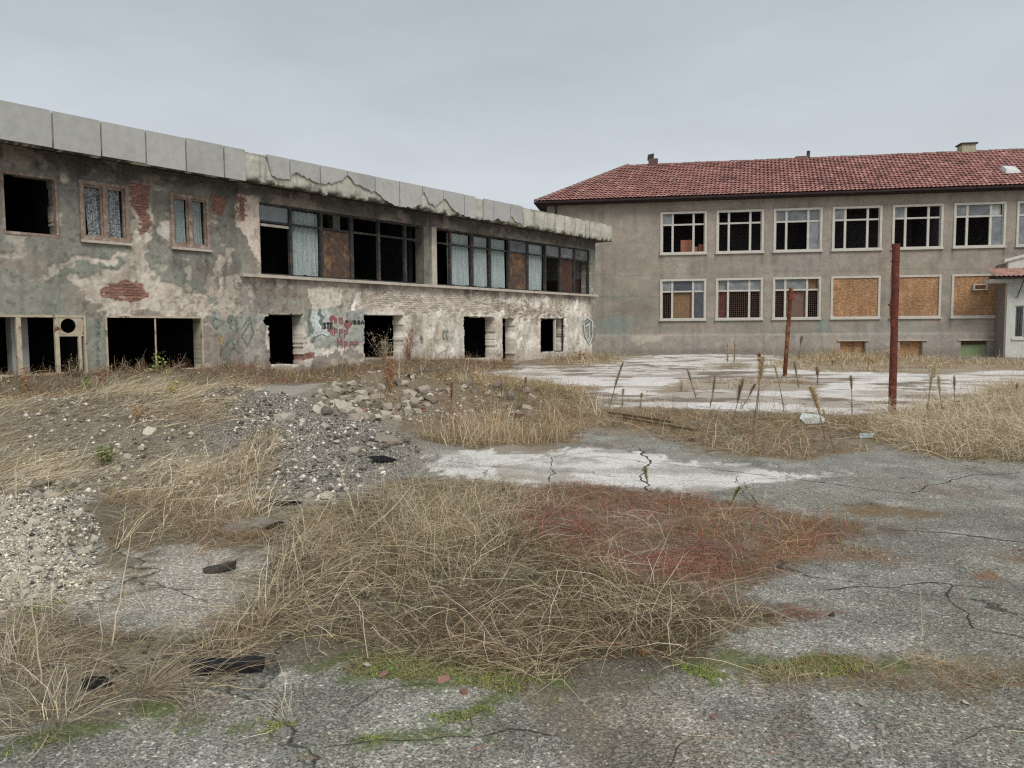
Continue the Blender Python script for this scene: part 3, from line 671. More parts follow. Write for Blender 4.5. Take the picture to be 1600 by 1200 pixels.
def rcol(s, z):
    c = np.zeros(s.shape + (3,)) + wc(138, 129, 118)
    def mix(c, col, m): m = m[..., None]; return c * (1 - m) + np.asarray(col) * m
    c = mix(c, wc(128, 121, 111), smooth(.45, .65, fbm(s * .5, z * .9, 101, 4)) * .7)
    c = mix(c, wc(146, 136, 126), smooth(.5, .68, fbm(s * .8 + 7, z * 1.6, 102, 4)) * .6)
    c = mix(c, wc(120, 122, 112), smooth(.5, .7, fbm(s * .4, z * 2.5, 103, 4)) * smooth(5.6, 3, z) * .6)
    c = mix(c, wc(148, 140, 132), (z < 1.15) * .7)
    for m, col, a in rr: c = mix(c, col, m(s, z) * a)
    c = mix(c, wc(112, 104, 96), smooth(.5, .0, z + .4 * (fbm(s, z, 104) - .5)) * .6)
    v = smooth(.5, .75, fbm(s * 3, z * .22, 105, 4))[..., None]; c = c * (1 - .13 * v)
    for t_ in WT:
        for zs_ in (UP[0], LOW[0]):
            for e_ in (t_ - .02, t_ + 2.8):
                dr = np.exp(-((s - e_ - .05 * np.sin(z * 3)) / .11) ** 2) * smooth(zs_ - 1.6, zs_ - .1, z) * (z < zs_) * smooth(.3, .6, fbm(s * 6, z * .8, 111, 3)); c = c * (1 - .28 * dr[..., None])
    ln = (np.abs(z - 5.02 - .03 * np.sin(s)) < .04) | (np.abs(z - 3.62) < .03) & (s < 0)
    c = c * (1 - .12 * ln[..., None]); hf = fbm(s * 4, z * 4, 106, 3)[..., None]; return c * (.9 + .2 * hf)
def rrel(s, z): return .015 * (fbm(s * 1.5, z * 1.5, 107, 3) - .5) - .07 * (z < 1.15)
facade('wall', T0, T1, -.7, 9.7, .08, rkeep, rrel, rcol, .38, M_WALL, school)
MB().box(T0 - .004, T0 + .3, .385, 11, -.7, 9.7).build('end_wall', M_SOFFIT, school)
MB().box(T0, T1, 11, 11.3, -.7, 9.7).build('back_wall', M_SOFFIT, school)
MB().box(T1 - .3, T1 + .004, .385, 11, -.7, 9.7).build('end_wall', M_SOFFIT, school)
for z0, z1 in ((-.75, -.6), (1.25, 1.5), (5.1, 5.7), (9.3, 9.5)): MB().box(T0 + .31, T1 - .31, .385, 10.99, z0, z1).build('floor_slab', M_INROOM, school)
MB().box(T0 + .31, T1 - .31, 6.0, 6.2, 1.51, 9.29).build('corridor_wall', M_INROOM, school)
for t in (-4, 2.78, 9.67, 16.6, 23.4): MB().box(t - .1, t + .1, .39, 5.99, 5.71, 9.29).build('partition', M_INROOM, school); MB().box(t - .1, t + .1, .39, 5.99, 1.51, 5.09).build('partition', M_INROOM, school)

M_REDCLOTH = mat_plain('red_cloth', srgb(124, 70, 68), scale=4, amt=.3, bump=0, second=srgb(160, 132, 124), scale2=1.5, thr=(.52, .62))
M_TANB = mat_plain('tan_board', srgb(178, 146, 112), scale=3, amt=.15, bump=0); M_WHSH = mat_plain('white_sheet', srgb(214, 218, 214), scale=5, amt=.15, bump=0)
M_PINKB = mat_plain('pink_board', srgb(160, 132, 120), scale=3, amt=.2, bump=0); M_BLUEP = mat_glass('blue_grimy_glass', .6, (.16, .16, .20))
M_GRILLE = mat_plain('rusty_grille', srgb(112, 92, 80), scale=6, amt=.3, bump=0); M_GREENB = mat_plain('green_board', srgb(142, 158, 118), scale=4, amt=.15, bump=0); M_BROWNB = mat_plain('plain_brown_board', srgb(112, 92, 76), scale=3, amt=.2, bump=0)
UPST = ['goo|ooo', 'ooo|ooo', 'GGG|oog', 'goo|ooo', 'goo|ooo', 'gGw|oog', 'ggo|goo', 'goo|ooo', 'ooo|ooo', 'ggg|ooo']
LOST = ['gBg|otd|1', 'wgg|roo|1', 'Ggt|opo|1', 'osb', 'osb', 'osb']
PM = {'g': M_GLASS2, 'G': M_GLASS, 'w': M_WHSH, 't': M_TANB, 'r': M_REDCLOTH, 'B': M_BLUEP, 'p': M_PINKB, 'd': M_GLASS3}
ULAB = ['with three orange cartons on the sill', '', '', '', '', '', '', '', '', '']
def school_window(t, z0, z1, state):
    a, b = t, t + 2.79
    fr = MB().box(a - .04, a + .09, -.05, .14, z0 - .02, z1 + .04).box(b - .09, b + .04, -.05, .14, z0 - .02, z1 + .04).box(a + .09, b - .09, -.048, .14, z1 - .09, z1 + .04).box(a + .09, b - .09, -.048, .14, z0 - .02, z0 + .06).build('window', M_WHFRAME, school)
    MB().box(a - .08, b + .08, -.12, -.002, z0 - .12, z0 - .022).build('sill', M_WHFRAME, fr)
    if state == 'osb':
        o = MB().box(a + .093, b - .093, .02, .04, z0 + .063, z1 - .093).build('board', M_OSB, fr, 'sheet of chipboard closing the window'); return fr
    up, lo = state.split('|')[:2]
    xa = [a + .09, a + .73, a + 2.02, b - .09]; zt = z0 + (z1 - z0) * .70
    for x in xa[1:3]: MB().box(x - .065, x + .065, .06, .15, z0 + .06, z1 - .09).build('mullion', M_WHFRAME, fr)
    for q in range(3): MB().box(xa[q] + (.067 if q else .002), xa[q + 1] - (.067 if q < 2 else .002), .065, .145, zt - .05, zt + .05).build('transom', M_WHFRAME, fr)
    for x0 in (xa[0], xa[3] - .05): MB().box(x0, x0 + .05, .08, .14, z0 + .062, z1 - .092).build('casement', M_WHFRAME, fr)
    for r_, st in enumerate((up, lo)):
        for q, ch in enumerate(st):
            if ch == 'o': continue
            za, zb = (zt + .05, z1 - .09) if r_ == 0 else (z0 + .06, zt - .05)
            yb = .10 if ch in 'gGBd' else .26
            MB().box(xa[q] + .06, xa[q + 1] - .06, yb, yb + .01, za + .003, zb - .003).build('pane' if ch in 'gGBd' else 'board', PM[ch], fr)
    if state.endswith('|1'):
        g = MB()
        for k in range(1, 22): x = a + .1 + (2.59) * k / 22; g.box(x - .008, x + .008, .175, .19, z0 + .06, z1 - .09)
        for k in range(1, 18): z = z0 + .06 + (z1 - z0 - .15) * k / 18; g.box(a + .1, b - .1, .192, .205, z - .008, z + .008)
        g.build('grille', M_GRILLE, fr)
    return fr
for i, t in enumerate(WT):
    f = school_window(t, *UP, UPST[i])
    if i == 0: f['label'] = 'upper window with orange cartons standing behind it'
    if i < nlow: school_window(t, *LOW, LOST[i])
for i, (a, b, c, d) in enumerate(ROP[-3:]):
    MB().box(a + .01, b - .01, .2, .24, c, d - .25 if i == 2 else d - .01).build('basement_board', [M_OSB, M_OSB, M_GREENB][i], school)
    if i == 2: MB().box(a + .01, b - .01, .3, .34, d - .25, d - .01).build('basement_board', M_BROWNB, school)  # brown board set deeper, behind the top of the last basement opening
    MB().box(a - .15, b + .25, -.16, -.072, d, d + .08).build('basement_lintel', M_LEDGE, school)
MB().box(18.0, 18.75, -.22, .03, 4.02, 4.08).box(18.0, 18.75, -.22, .03, 3.72, 3.78).box(18.0, 18.06, -.22, .03, 3.78, 4.02).box(18.69, 18.75, -.22, .03, 3.78, 4.02).build('vent_box', M_WHFRAME, school)
MB().tube([(-7.0, -.08, .6), (-7.0, -.08, 9.6)], .05, 8).build('downpipe', M_DKFRAME, school)
MB().box(9.2, 9.34, -.02, .0, 4.05, 4.2).build('dark_hole_patch', M_DARKIN, school)  # dark block on the wall face, standing in for the dark of a hole

# roof
RE_Y, RE_Z, RR_Y, RR_Z = -.72, 9.74, 5.5, 13.0
HL, HR = -8.25, -2.62
sl = math.hypot(RR_Y - RE_Y, RR_Z - RE_Z); uy, uz = (RR_Y - RE_Y) / sl, (RR_Z - RE_Z) / sl; ny, nz3 = -uz, uy
TR = T1 + .6
V = np.array([(HL, RE_Y, RE_Z), (TR, RE_Y, RE_Z), (TR, RR_Y, RR_Z), (HR, RR_Y, RR_Z), (HL, 11.7, RE_Z), (TR, 11.7, RE_Z)])
me = bpy.data.meshes.new('roof'); me.from_pydata([tuple(v) for v in V], [], [(0, 1, 2, 3), (0, 3, 4), (4, 3, 2, 5), (1, 5, 2), (0, 4, 5, 1)]); setcol(me, np.zeros((6, 3)) + srgb(104, 62, 54))
roof = link('roof', me, M_TILE, school)
rows = 19; ex = sl / rows; tw = .25
tv, tf, tcx = [], [], []
prof = [(0, .012), (.06, .0), (.12, .03), (.18, .05), (.25, .016)]
for r_ in range(rows):
    b0 = r_ * ex; a0 = HL + (HR - HL) * (b0 + ex * .3) / sl
    nt_ = int((TR - a0) / tw); sh = (r_ % 2) * 0.0
    for k in range(nt_):
        a = a0 + k * tw + sh
        base = srgb(146, 106, 100) * 1.6 * random.uniform(.8, 1.18); rn = random.random()
        if rn < .12: base = srgb(160, 124, 114) * 1.6 * random.uniform(.8, 1.1)
        elif rn < .22: base = srgb(118, 90, 86) * 1.6
        lift = random.uniform(-.006, .012); sk = random.uniform(-.012, .012); bi = len(tv)
        for (bb, hh) in ((b0 - .04 + sk, .085 + lift), (b0 - .04 + sk, .0), (b0 + ex + .02, .005 + lift)):
            for px, ph in prof:
                h = (ph + hh) if hh > 0.001 or True else ph
                if hh == .0: h = ph + .062 + lift
                tv.append((a + px, RE_Y + uy * bb + ny * h, RE_Z + uz * bb + nz3 * h)); tcx.append(base if hh > 0 else base * 1.0)
        for q in range(4):
            tf.append((bi + 5 + q, bi + 6 + q, bi + 1 + q, bi + q)); tf.append((bi + q, bi + q + 1, bi + 11 + q, bi + 10 + q))
o = link('roof_tiles', npmesh('roof_tiles', np.array(tv), np.array(tf), np.array(tcx)), M_TILE, roof); o['kind'] = 'stuff'
def half_round(L_, r0, r1):
    m = MB(); n = 7
    for x, r in ((0, r0), (L_, r1)):
        for k in range(n): th = math.pi * k / (n - 1); m.v.append((x, r * math.cos(th), r * math.sin(th) * .8))
    for k in range(n - 1): m.f.append((k, k + 1, n + k + 1, n + k))
    m.f.append(tuple(range(n))[::-1]); return m
ridge_me = half_round(.44, .15, .12).mesh('ridge_tile'); ridge_me.materials.append(M_RIDGE)
x = HR - .1
while x < 27:
    o = link('ridge_tile', ridge_me, None, roof, loc=(x, RR_Y + random.uniform(-.02, .02), RR_Z + .0 + random.uniform(-.015, .015))); o.rotation_euler = (0, random.uniform(-.03, .03), random.uniform(-.03, .03)); x += .40
hv = Vector((HR - HL, RR_Y - RE_Y, RR_Z - RE_Z)); hl = hv.length; k = 0.
hq = hv.to_track_quat('X', 'Z')
while k < hl - .2:
    p = Vector((HL, RE_Y, RE_Z)) + hv * (k / hl) + Vector((0, 0, .02)); o = link('ridge_tile', ridge_me, None, roof, loc=p); o.rotation_euler = (hq @ Matrix.Rotation(random.uniform(-.04, .04), 3, 'Z').to_quaternion()).to_euler(); k += .40
MB().box(HL - .02, TR, RE_Y - .1, RE_Y - .005, RE_Z - .14, RE_Z - .02).build('gutter', M_DARKWOOD, school)
MB().box(HL - .09, HL - .022, RE_Y - .1, 11.7, RE_Z - .14, RE_Z - .02).build('gutter', M_DARKWOOD, school)
MB().box(HL + .02, TR, RE_Y, 0.5, RE_Z - .2, RE_Z - .03).build('eave_soffit', M_DARKWOOD, school)
MB().box(HL + .02, T0 - .02, .51, 11.6, RE_Z - .2, RE_Z - .03).build('eave_soffit', M_DARKWOOD, school)
def onslope(a, b): return (a, RE_Y + uy * b, RE_Z + uz * b)
def ridge_x(px, py): return RP.uv(px, py, -5.5)[0]
cx = ridge_x(1020, 252)
c = MB().box(cx - .3, cx + .35, 5.1, 5.8, 12.7, 13.38).build('chimney', mat_plain('dark_old_brick', srgb(110, 84, 78), scale=9, amt=.4, bump=.3), roof)
MB().prism([(cx - .38, 13.35), (cx + .05, 13.35), (cx + .08, 13.75), (cx - .35, 13.68)], 5.2, 5.6).build('chimney_cowl', M_DKFRAME, c)
cx = ridge_x(1256, 247); c = MB().box(cx - .55, cx + .3, 5.3, 5.8, 12.8, 13.17).build('chimney', M_RIDGE, roof); MB().tube([(cx + .25, 5.4, 12.9), (cx + .27, 5.4, 13.5)], .11, 8).build('flue', M_DKFRAME, c)
cx = ridge_x(1512, 236); c = MB().box(cx - .42, cx + .42, 5.3, 6.1, 12.6, 13.5).build('chimney', M_ROUGHCON, roof); MB().box(cx - .52, cx + .52, 5.2, 6.2, 13.5, 13.58).build('chimney_cap', M_DKFRAME, c)
# roof hatch: ray to the slope
def slope_hit(px, py):
    r = ray(px, py); A = np.array(RP.p) + RP.n * RE_Y; A[2] = RE_Z; nn = RP.n * ny + np.array([0, 0, nz3]); t = (A - CAMC).dot(nn) / r.dot(nn); q = CAMC + r * t - RP.p
    return q.dot(RP.d), q.dot(RP.n), q[2]
hx, hy, hz = slope_hit(1578, 271)
m = MB(); m.v = [(hx - .35, hy - .3, hz - .05), (hx + .5, hy - .3, hz - .05), (hx + .5, hy + .5, hz + .35), (hx - .35, hy + .5, hz + .35), (hx - .3, hy - .2, hz + .26), (hx + .45, hy - .25, hz + .08), (hx + .45, hy + .4, hz + .48), (hx - .3, hy + .4, hz + .56)]
m.f = [(0, 1, 5, 4), (1, 2, 6, 5), (2, 3, 7, 6), (3, 0, 4, 7), (4, 5, 6, 7)]; m.build('roof_hatch', M_WHSH, roof)
m = MB().prism([(hx - 1.9, hz + .02), (hx - .9, hz + .04), (hx - .9, hz + .22), (hx - 1.8, hz + .2)], hy + .25, hy + .4); m.build('patched_tiles', M_LEDGE, roof)

# cartons behind the first upper window
for (a, b, h, y, lab_) in ((.92, 1.62, .85, .55, 'tallest orange carton in the first upper window of the tiled building'), (1.66, 2.0, .42, .6, 'small carton squeezed between two larger ones behind the upper window'), (2.05, 2.5, .55, .5, 'low orange carton at the right end of the upper window')):
    z = UP[0] + .02
    c = empty('cardboard_box', RP.p + RP.d * ((a + b) / 2) + RP.n * (y + .2) + np.array([0, 0, z]), RRZ, lab_, 'box')
    w_ = (b - a) / 2; MB().box(-w_, w_, -.2, .2, 0, h).build('carton', M_CARD, c); MB().box(-w_ + .01, w_ - .01, -.205, -.2, h * .48, h * .56).build('tape', M_WOOD, c)
for a, b in ((.75, 2.7),): MB().box(a, b, .4, 1.1, UP[0] - .06, UP[0] + .02).build('window_bench', M_WOOD, school)

# ------------------------------------------------------------------ white porch at the right edge
AY, AT = -1.5, 19.28
porch = empty('white_porch', RP.p + RP.d * AT + RP.n * AY, RRZ, 'white rendered porch with a small tiled canopy against the taupe building', 'porch')
M_WHREN = mat_plain('white_render', srgb(206, 206, 198), scale=3, amt=.12, bump=.2, second=srgb(172, 168, 160), scale2=1.2, thr=(.54, .68))
m = MB().prism([(0, -.6), (12, -.6), (12, 8.2), (.0, 5.15)], .0, .25)
mf = MB().box(0, .45, 0, .25, -.6, 4.9).box(.98, 1.3, 0, .25, -.6, 4.9).box(1.85, 10, 0, .25, -.6, 4.9).box(.45, .98, 0, .25, -.6, .9).box(.45, .98, 0, .25, 2.75, 4.9).box(1.3, 1.85, 0, .25, -.6, .9).box(1.3, 1.85, 0, .25, 2.75, 4.9)
mf.prism([(.0, 4.9), (10, 4.9), (10, 7.8), (.0, 5.3)], .0, .25)
mf.build('wall', M_WHREN, porch)
MB().box(0, .2, .252, 1.5, -.6, 5.2).build('side_wall', M_WALL if False else mat_plain('taupe_render', srgb(134, 124, 116) * 1.1, scale=2, amt=.15), porch)
MB().prism([(-.25, 5.24), (10, 7.85), (10, 8.0), (-.25, 5.40)], -.12, .35).build('coping', M_WHREN, porch)
for a, b in ((.45, .98), (1.3, 1.85)):
    f = wframe('window', a, b, .9, 2.75, .08, .16, .07, M_WHFRAME, porch); MB().box(a + .07, b - .07, .12, .13, .97, 2.68).build('pane', M_GLASS3, f); MB().box(a + .2, a + .225, .06, .08, .97, 2.68).box(a + .33, a + .355, .06, .08, .97, 2.68).build('grille', M_DKFRAME, f)
MB().box(.3, 2.1, -.08, -.002, .76, .88).build('sill', M_WHREN, porch)
MB().box(.255, 9.9, .3, 3, -.5, 0).box(.26, 9.9, 1.3, 1.48, 0, 4.8).build('inner_wall', M_INROOM, porch)
can = MB().prism([(-1.05, 4.28), (10, 4.28), (10, 4.36), (-1.05, 4.36)], -1.0, -.92); can.box(-1.02, 10, -.92, -.005, 4.30, 4.34)
can = can.build('canopy', M_DARKWOOD, porch)
tv, tf, tcx = [], [], []
for r_ in range(4):
    for k in range(44):
        a = -1.1 + k * .25; y0 = -1.05 + r_ * .29; z0 = 4.38 + r_ * .13; base = srgb(152, 118, 106) * 1.35 * random.uniform(.75, 1.2); bi = len(tv)
        for yy, zz in ((y0 - .02, z0 + .05), (y0 - .02, z0 + .0), (y0 + .31, z0 + .14)):
            for px, ph in prof: tv.append((a + px, yy, zz + ph)); tcx.append(base)
        for q in range(4): tf.append((bi + 5 + q, bi + 6 + q, bi + 1 + q, bi + q)); tf.append((bi + q, bi + q + 1, bi + 11 + q, bi + 10 + q))
o = link('roof_tiles', npmesh('roof_tiles', np.array(tv), np.array(tf), np.array(tcx)), M_TILE, porch); o['kind'] = 'stuff'
MB().prism([(-1.05, 4.36), (10, 4.36), (10, 4.40), (-1.05, 4.40)], -.95, -.002).build('canopy_deck', M_DARKWOOD, porch)
MB().tube([(.5, -.04, 3.2), (.5, -.85, 4.27)], .03, 6).build('bracket', M_DKFRAME, porch)
MB().box(-1.0, .0, -.6, .6, 4.05, 4.27).build('canopy_beam', M_WHREN, porch)

# ================================================================== GROUND
def bump(x, y, cx, cy, rx, ry, h, ang=0.):
    c, s_ = math.cos(ang), math.sin(ang); dx, dy = x - cx, y - cy; u = (dx * c + dy * s_) / rx; v = (-dx * s_ + dy * c) / ry
    r = np.sqrt(u * u + v * v); return h * np.where(r < 1, .5 + .5 * np.cos(np.pi * np.minimum(r, 1)), 0)
def gh(x, y):
    x = np.asarray(x, float); y = np.asarray(y, float)
    near = smooth(120, 70, np.hypot(x, y))
    h = .05 * (fbm(x * .4, y * .4, 201, 3) - .5) * near + .010 * (fbm(x * 3, y * 3, 202, 3) - .5) * near
    m = bump(x, y, -4.7, 10.9, 4.6, 2.9, .70, .1) + bump(x, y, -2.0, 9.2, 1.9, 1.3, .26) + bump(x, y, -7.5, 9.4, 2.5, 2.5, .3)
    m = m + bump(x, y, -2.7, 16.0, 2.9, 2.0, .66) + bump(x, y, .2, 15.8, 2.4, 1.6, .34) + bump(x, y, -3.9, 5.7, 1.9, 1.6, .24)
    m = m * (1 + .5 * (fbm(x * 1.3, y * 1.3, 203, 4) - .5)) + smooth(.03, .2, m) * (.06 * (fbm(x * 4, y * 4, 204, 4) - .5) + .03 * (fbm(x * 11, y * 11, 205, 3) - .5))
    dx, dy = x - LP.p[0], y - LP.p[1]; al = dx * LP.d[0] + dy * LP.d[1]; inn = dx * LP.n[0] + dy * LP.n[1]
    bank = smooth(-2.4, -.2, inn) * smooth(7.8, 6.8, al) * smooth(-27, -25, al) * (.30 * smooth(-11.5, -14, al) + .12 + .22 * smooth(-2.2, -4, al) * smooth(-12, -9, al)) * (.75 + .5 * fbm(al * 1.0, inn, 206, 4)) * smooth(1.0, .5, inn) * (1 - .8 * smooth(-.9, -.5, al) * smooth(1.2, .8, al))
    low = -.26 * smooth(12, 24, x) * smooth(27, 42, y) * smooth(75, 60, y)
    return h + m + bank + low
def axis(lim, k=.0095, d0=.02):
    a = [0.]
    while a[-1] < lim: a.append(a[-1] + d0 + k * abs(a[-1]))
    return np.array(a)
ax = axis(38.); ax = np.concatenate([-ax[::-1], ax[1:]]); ax = np.concatenate([[-600, -250, -110, -60], ax, [60, 110, 250, 600]])
ay = axis(62.); ay = np.concatenate([[-300, -80, -20, -6, -2, -.8, -.3], ay, [70, 90, 140, 300, 800, 1600]])
GX, GY = np.meshgrid(ax, ay, indexing='ij'); GZ = gh(GX, GY)
def gh(x, y):                                 # from here on read the height off the sheet itself
    x = np.asarray(x, float); y = np.asarray(y, float)
    i = np.clip(np.searchsorted(ax, x) - 1, 0, len(ax) - 2); j = np.clip(np.searchsorted(ay, y) - 1, 0, len(ay) - 2)
    u = (x - ax[i]) / (ax[i + 1] - ax[i]); v = (y - ay[j]) / (ay[j + 1] - ay[j])
    return GZ[i, j] * (1 - u) * (1 - v) + GZ[i + 1, j] * u * (1 - v) + GZ[i, j + 1] * (1 - u) * v + GZ[i + 1, j + 1] * u * v
_T = .6 * 1.0015 ** np.arange(3200)
def at_px(u, v):                              # a point of the uneven ground seen at a pixel
    r = ray(u, v) / FPX; P = CAMC + r * _T[:, None]; k = np.argmax(P[:, 2] <= gh(P[:, 0], P[:, 1])); return P[k]
def GM(pts, warp=.5, soft=.03, seed=301, fr=None):
    P = gpoly(pts); d = float(np.mean(P[:, 1])); w_ = warp * (.25 + .055 * d); fr = fr or 1.2 / (.2 + .09 * d); sf = soft * (.3 + .12 * d); P0 = P.min(0) - 1.5 * w_ - sf; P1 = P.max(0) + 1.5 * w_ + sf
    def f(x, y):
        r = np.zeros(x.shape); m = (x > P0[0]) & (x < P1[0]) & (y > P0[1]) & (y < P1[1]); a, b = x[m], y[m]
        ds = (fbm(a * fr, b * fr, seed, 5) - .5) * 2.4 * w_; dz = (fbm(a * fr + 40, b * fr, seed + 9, 5) - .5) * 2.4 * w_
        hf_ = (fbm(a * fr * 9, b * fr * 9, seed + 4, 4) - .5) * .055 * (2 + d); ds = ds + hf_; dz = dz + hf_ * .6
        r[m] = smooth(-sf, sf, polydist(a + ds, b + dz, P)); return r
    f.P = P; return f
Z = {}
Z['yard'] = [(700, 566), (830, 560), (930, 557), (1130, 553), (1600, 568), (1800, 575), (1800, 650), (1600, 642), (1280, 648), (1100, 643), (950, 640), (870, 620), (780, 590)]
Z['strip'] = [(650, 716), (800, 696), (960, 702), (1120, 726), (1320, 738), (1230, 750), (1140, 764), (1000, 768), (850, 762), (720, 752)]
Z['path'] = [(-60, 632), (330, 600), (560, 592), (700, 580), (560, 622), (470, 642), (390, 632), (100, 655), (-60, 660)]
Z['slab'] = [(170, 872), (300, 848), (440, 858), (450, 950), (360, 1000), (200, 985), (110, 985), (130, 930)]
Z['left_low'] = [(-80, 960), (120, 960), (60, 1080), (-80, 1120)]
Z['weeds'] = [(410, 850), (470, 800), (620, 745), (800, 756), (850, 850), (980, 905), (1120, 925), (1260, 960), (1130, 1000), (1060, 1060), (900, 1080), (720, 1040), (540, 1030), (330, 1050), (290, 1000), (380, 940)]
Z['red'] = [(790, 790), (880, 752), (1050, 770), (1250, 800), (1400, 828), (1260, 862), (1220, 905), (1160, 935), (1000, 925), (860, 885), (790, 840)]
Z['red2'] = [(1100, 920), (1250, 945), (1290, 965), (1200, 980), (1110, 965)]
Z['orange'] = [(1200, 850), (1320, 848), (1410, 875), (1300, 880), (1220, 870)]
Z['low1'] = [(1290, 788), (1380, 785), (1465, 795), (1400, 805), (1320, 803)]
Z['low2'] = [(1515, 888), (1560, 886), (1590, 900), (1540, 905)]
Z['low3'] = [(1560, 858), (1640, 862), (1640, 880), (1585, 876)]
Z['brownstrip'] = [(1040, 1040), (1180, 1030), (1400, 1022), (1530, 1030), (1680, 1050), (1660, 1075), (1560, 1085), (1520, 1110), (1380, 1085), (1220, 1080), (1080, 1075)]
Z['moss1'] = [(500, 1044), (640, 1012), (780, 1024), (920, 1070), (900, 1090), (780, 1082), (720, 1070), (590, 1060)]
Z['moss2'] = [(1020, 1030), (1160, 1022), (1340, 1030), (1390, 1050), (1250, 1066), (1130, 1076), (1040, 1080)]
Z['moss3'] = [(-40, 1180), (60, 1140), (200, 1122), (380, 1125), (520, 1135), (500, 1155), (380, 1148), (220, 1146), (80, 1165), (-30, 1200)]
Z['moss4'] = [(640, 1120), (760, 1100), (870, 1105), (760, 1120), (660, 1135)]
Z['moss5'] = [(540, 1155), (640, 1140), (780, 1140), (700, 1150), (560, 1165)]
Z['moss6'] = [(60, 938), (100, 930), (105, 950), (70, 955)]
Z['moss7'] = [(1475, 915), (1545, 914), (1560, 923), (1500, 922)]
Z['dirt1'] = [(780, 1080), (900, 1060), (1000, 1080), (960, 1110), (900, 1180), (840, 1150)]
Z['midstrip'] = [(820, 690), (850, 640), (1000, 636), (1150, 645), (1330, 650), (1420, 665), (1350, 705), (1250, 718), (1120, 708), (1050, 690), (920, 672), (900, 700)]
Z['rightclump'] = [(1320, 650), (1450, 632), (1600, 600), (1750, 620), (1750, 735), (1600, 722), (1480, 718), (1400, 700), (1340, 680)]
Z['midgrass'] = [(470, 630), (540, 600), (620, 590), (760, 585), (900, 605), (940, 635), (880, 690), (840, 705), (700, 705), (640, 690), (600, 665)]
Z['heapgrass'] = [(-60, 790), (-60, 660), (110, 640), (240, 622), (330, 650), (360, 690), (300, 740), (210, 790), (120, 800), (60, 760)]
Z['leftgrass'] = [(120, 900), (170, 780), (300, 740), (430, 700), (420, 800), (440, 860), (300, 850), (200, 870), (150, 960)]
Z['frontleft'] = [(-60, 1000), (60, 940), (200, 980), (340, 1000), (360, 1045), (230, 1080), (120, 1150), (-60, 1160)]
Z['cream_gravel'] = [(-80, 790), (40, 780), (150, 790), (160, 850), (140, 920), (60, 960), (-80, 950)]
Z['grey_gravel'] = [(330, 740), (300, 650), (240, 612), (400, 640), (520, 660), (620, 690), (680, 720), (600, 745), (520, 790), (350, 800)]
Z['heap2'] = [(470, 640), (500, 600), (600, 590), (700, 585), (840, 600), (870, 640), (800, 670), (640, 668), (540, 660)]
Z['bank'] = [(-60, 650), (-60, 605), (150, 598), (290, 600), (420, 580), (560, 572), (720, 570), (800, 566), (800, 578), (640, 590), (480, 600), (320, 606), (150, 625)]
Z['farleft'] = [(840, 562), (930, 556), (990, 554), (990, 564), (930, 572), (880, 580)]
Z['farbase'] = [(1190, 575), (1230, 556), (1300, 550), (1500, 556), (1700, 566), (1700, 582), (1560, 578), (1440, 584), (1300, 580)]
Z['far2'] = [(1030, 615), (1080, 596), (1160, 590), (1260, 596), (1290, 605), (1180, 612), (1100, 612)]
Z['far3'] = [(830, 612), (900, 600), (945, 602), (930, 614), (860, 620)]
Z['far4'] = [(1120, 570), (1140, 566), (1180, 568), (1170, 578), (1130, 578)]
gm = {k_: GM(v) for k_, v in Z.items()}
x, y = GX, GY; dist = np.hypot(x, y)
C = np.zeros(x.shape + (3,)); SP = np.ones(x.shape)
def gmix(col, m, sp=None):
    global C, SP
    C = C * (1 - m[..., None]) + np.asarray(col) * m[..., None]
    if sp is not None: SP = SP * (1 - m) + sp * m
KG = 1.2
def gc(r, g, b): return srgb(r, g, b) * KG
C[:] = gc(127, 124, 112)
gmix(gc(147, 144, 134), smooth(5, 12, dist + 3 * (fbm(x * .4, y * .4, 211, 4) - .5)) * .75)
gmix(gc(142, 140, 132), smooth(.52, .66, fbm(x * .6, y * .8, 212, 5)) * .45)
gmix(gc(102, 100, 95), smooth(.55, .7, fbm(x * .9 + 5, y * 1.1, 213, 5)) * .35)
gmix(gc(126, 114, 100), smooth(.56, .68, fbm(x * 1.4 + 9, y * 1.4, 214, 6)) * .6); gmix(gc(96, 94, 88), smooth(.58, .68, fbm(x * 2.6 + 19, y * 2.6, 224, 6)) * .4); gmix(gc(176, 173, 164), smooth(.6, .7, fbm(x * 3.1 + 29, y * 3.1, 225, 6)) * .3)
gmix(gc(160, 157, 148), smooth(.60, .72, fbm(x * 2.2 + 9, y * 2.2, 219, 4)) * .35)
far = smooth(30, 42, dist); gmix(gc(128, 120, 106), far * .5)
m = gm['yard'](x, y); gmix(gc(216, 209, 200), m, .35)
gmix(gc(166, 154, 140), m * smooth(.52, .58, fbm(x * .45, y * .8, 216, 6)) * .8); gmix(gc(120, 106, 92), m * smooth(.56, .62, fbm(x * .9 + 3, y * 1.3, 217, 6)) * .85)
gmix(gc(222, 217, 210), m * smooth(.55, .65, fbm(x * .3 + 30, y * .4, 220, 5)) * .7)
st_ = gm['strip'](x, y); gmix(gc(210, 206, 198), st_ * (.95 - .5 * smooth(.5, .7, fbm(x * 1.3, y * 1.6, 221, 5))), .5); gmix(gc(150, 142, 130), st_ * smooth(.6, .68, fbm(x * 2.2, y * 2.4, 222, 5)) * .7); gmix(gc(168, 160, 150), gm['path'](x, y) * .8, .7)
gmix(gc(156, 149, 137), gm['slab'](x, y), 1.0); gmix(gc(150, 140, 132), gm['left_low'](x, y) * .8, .9)
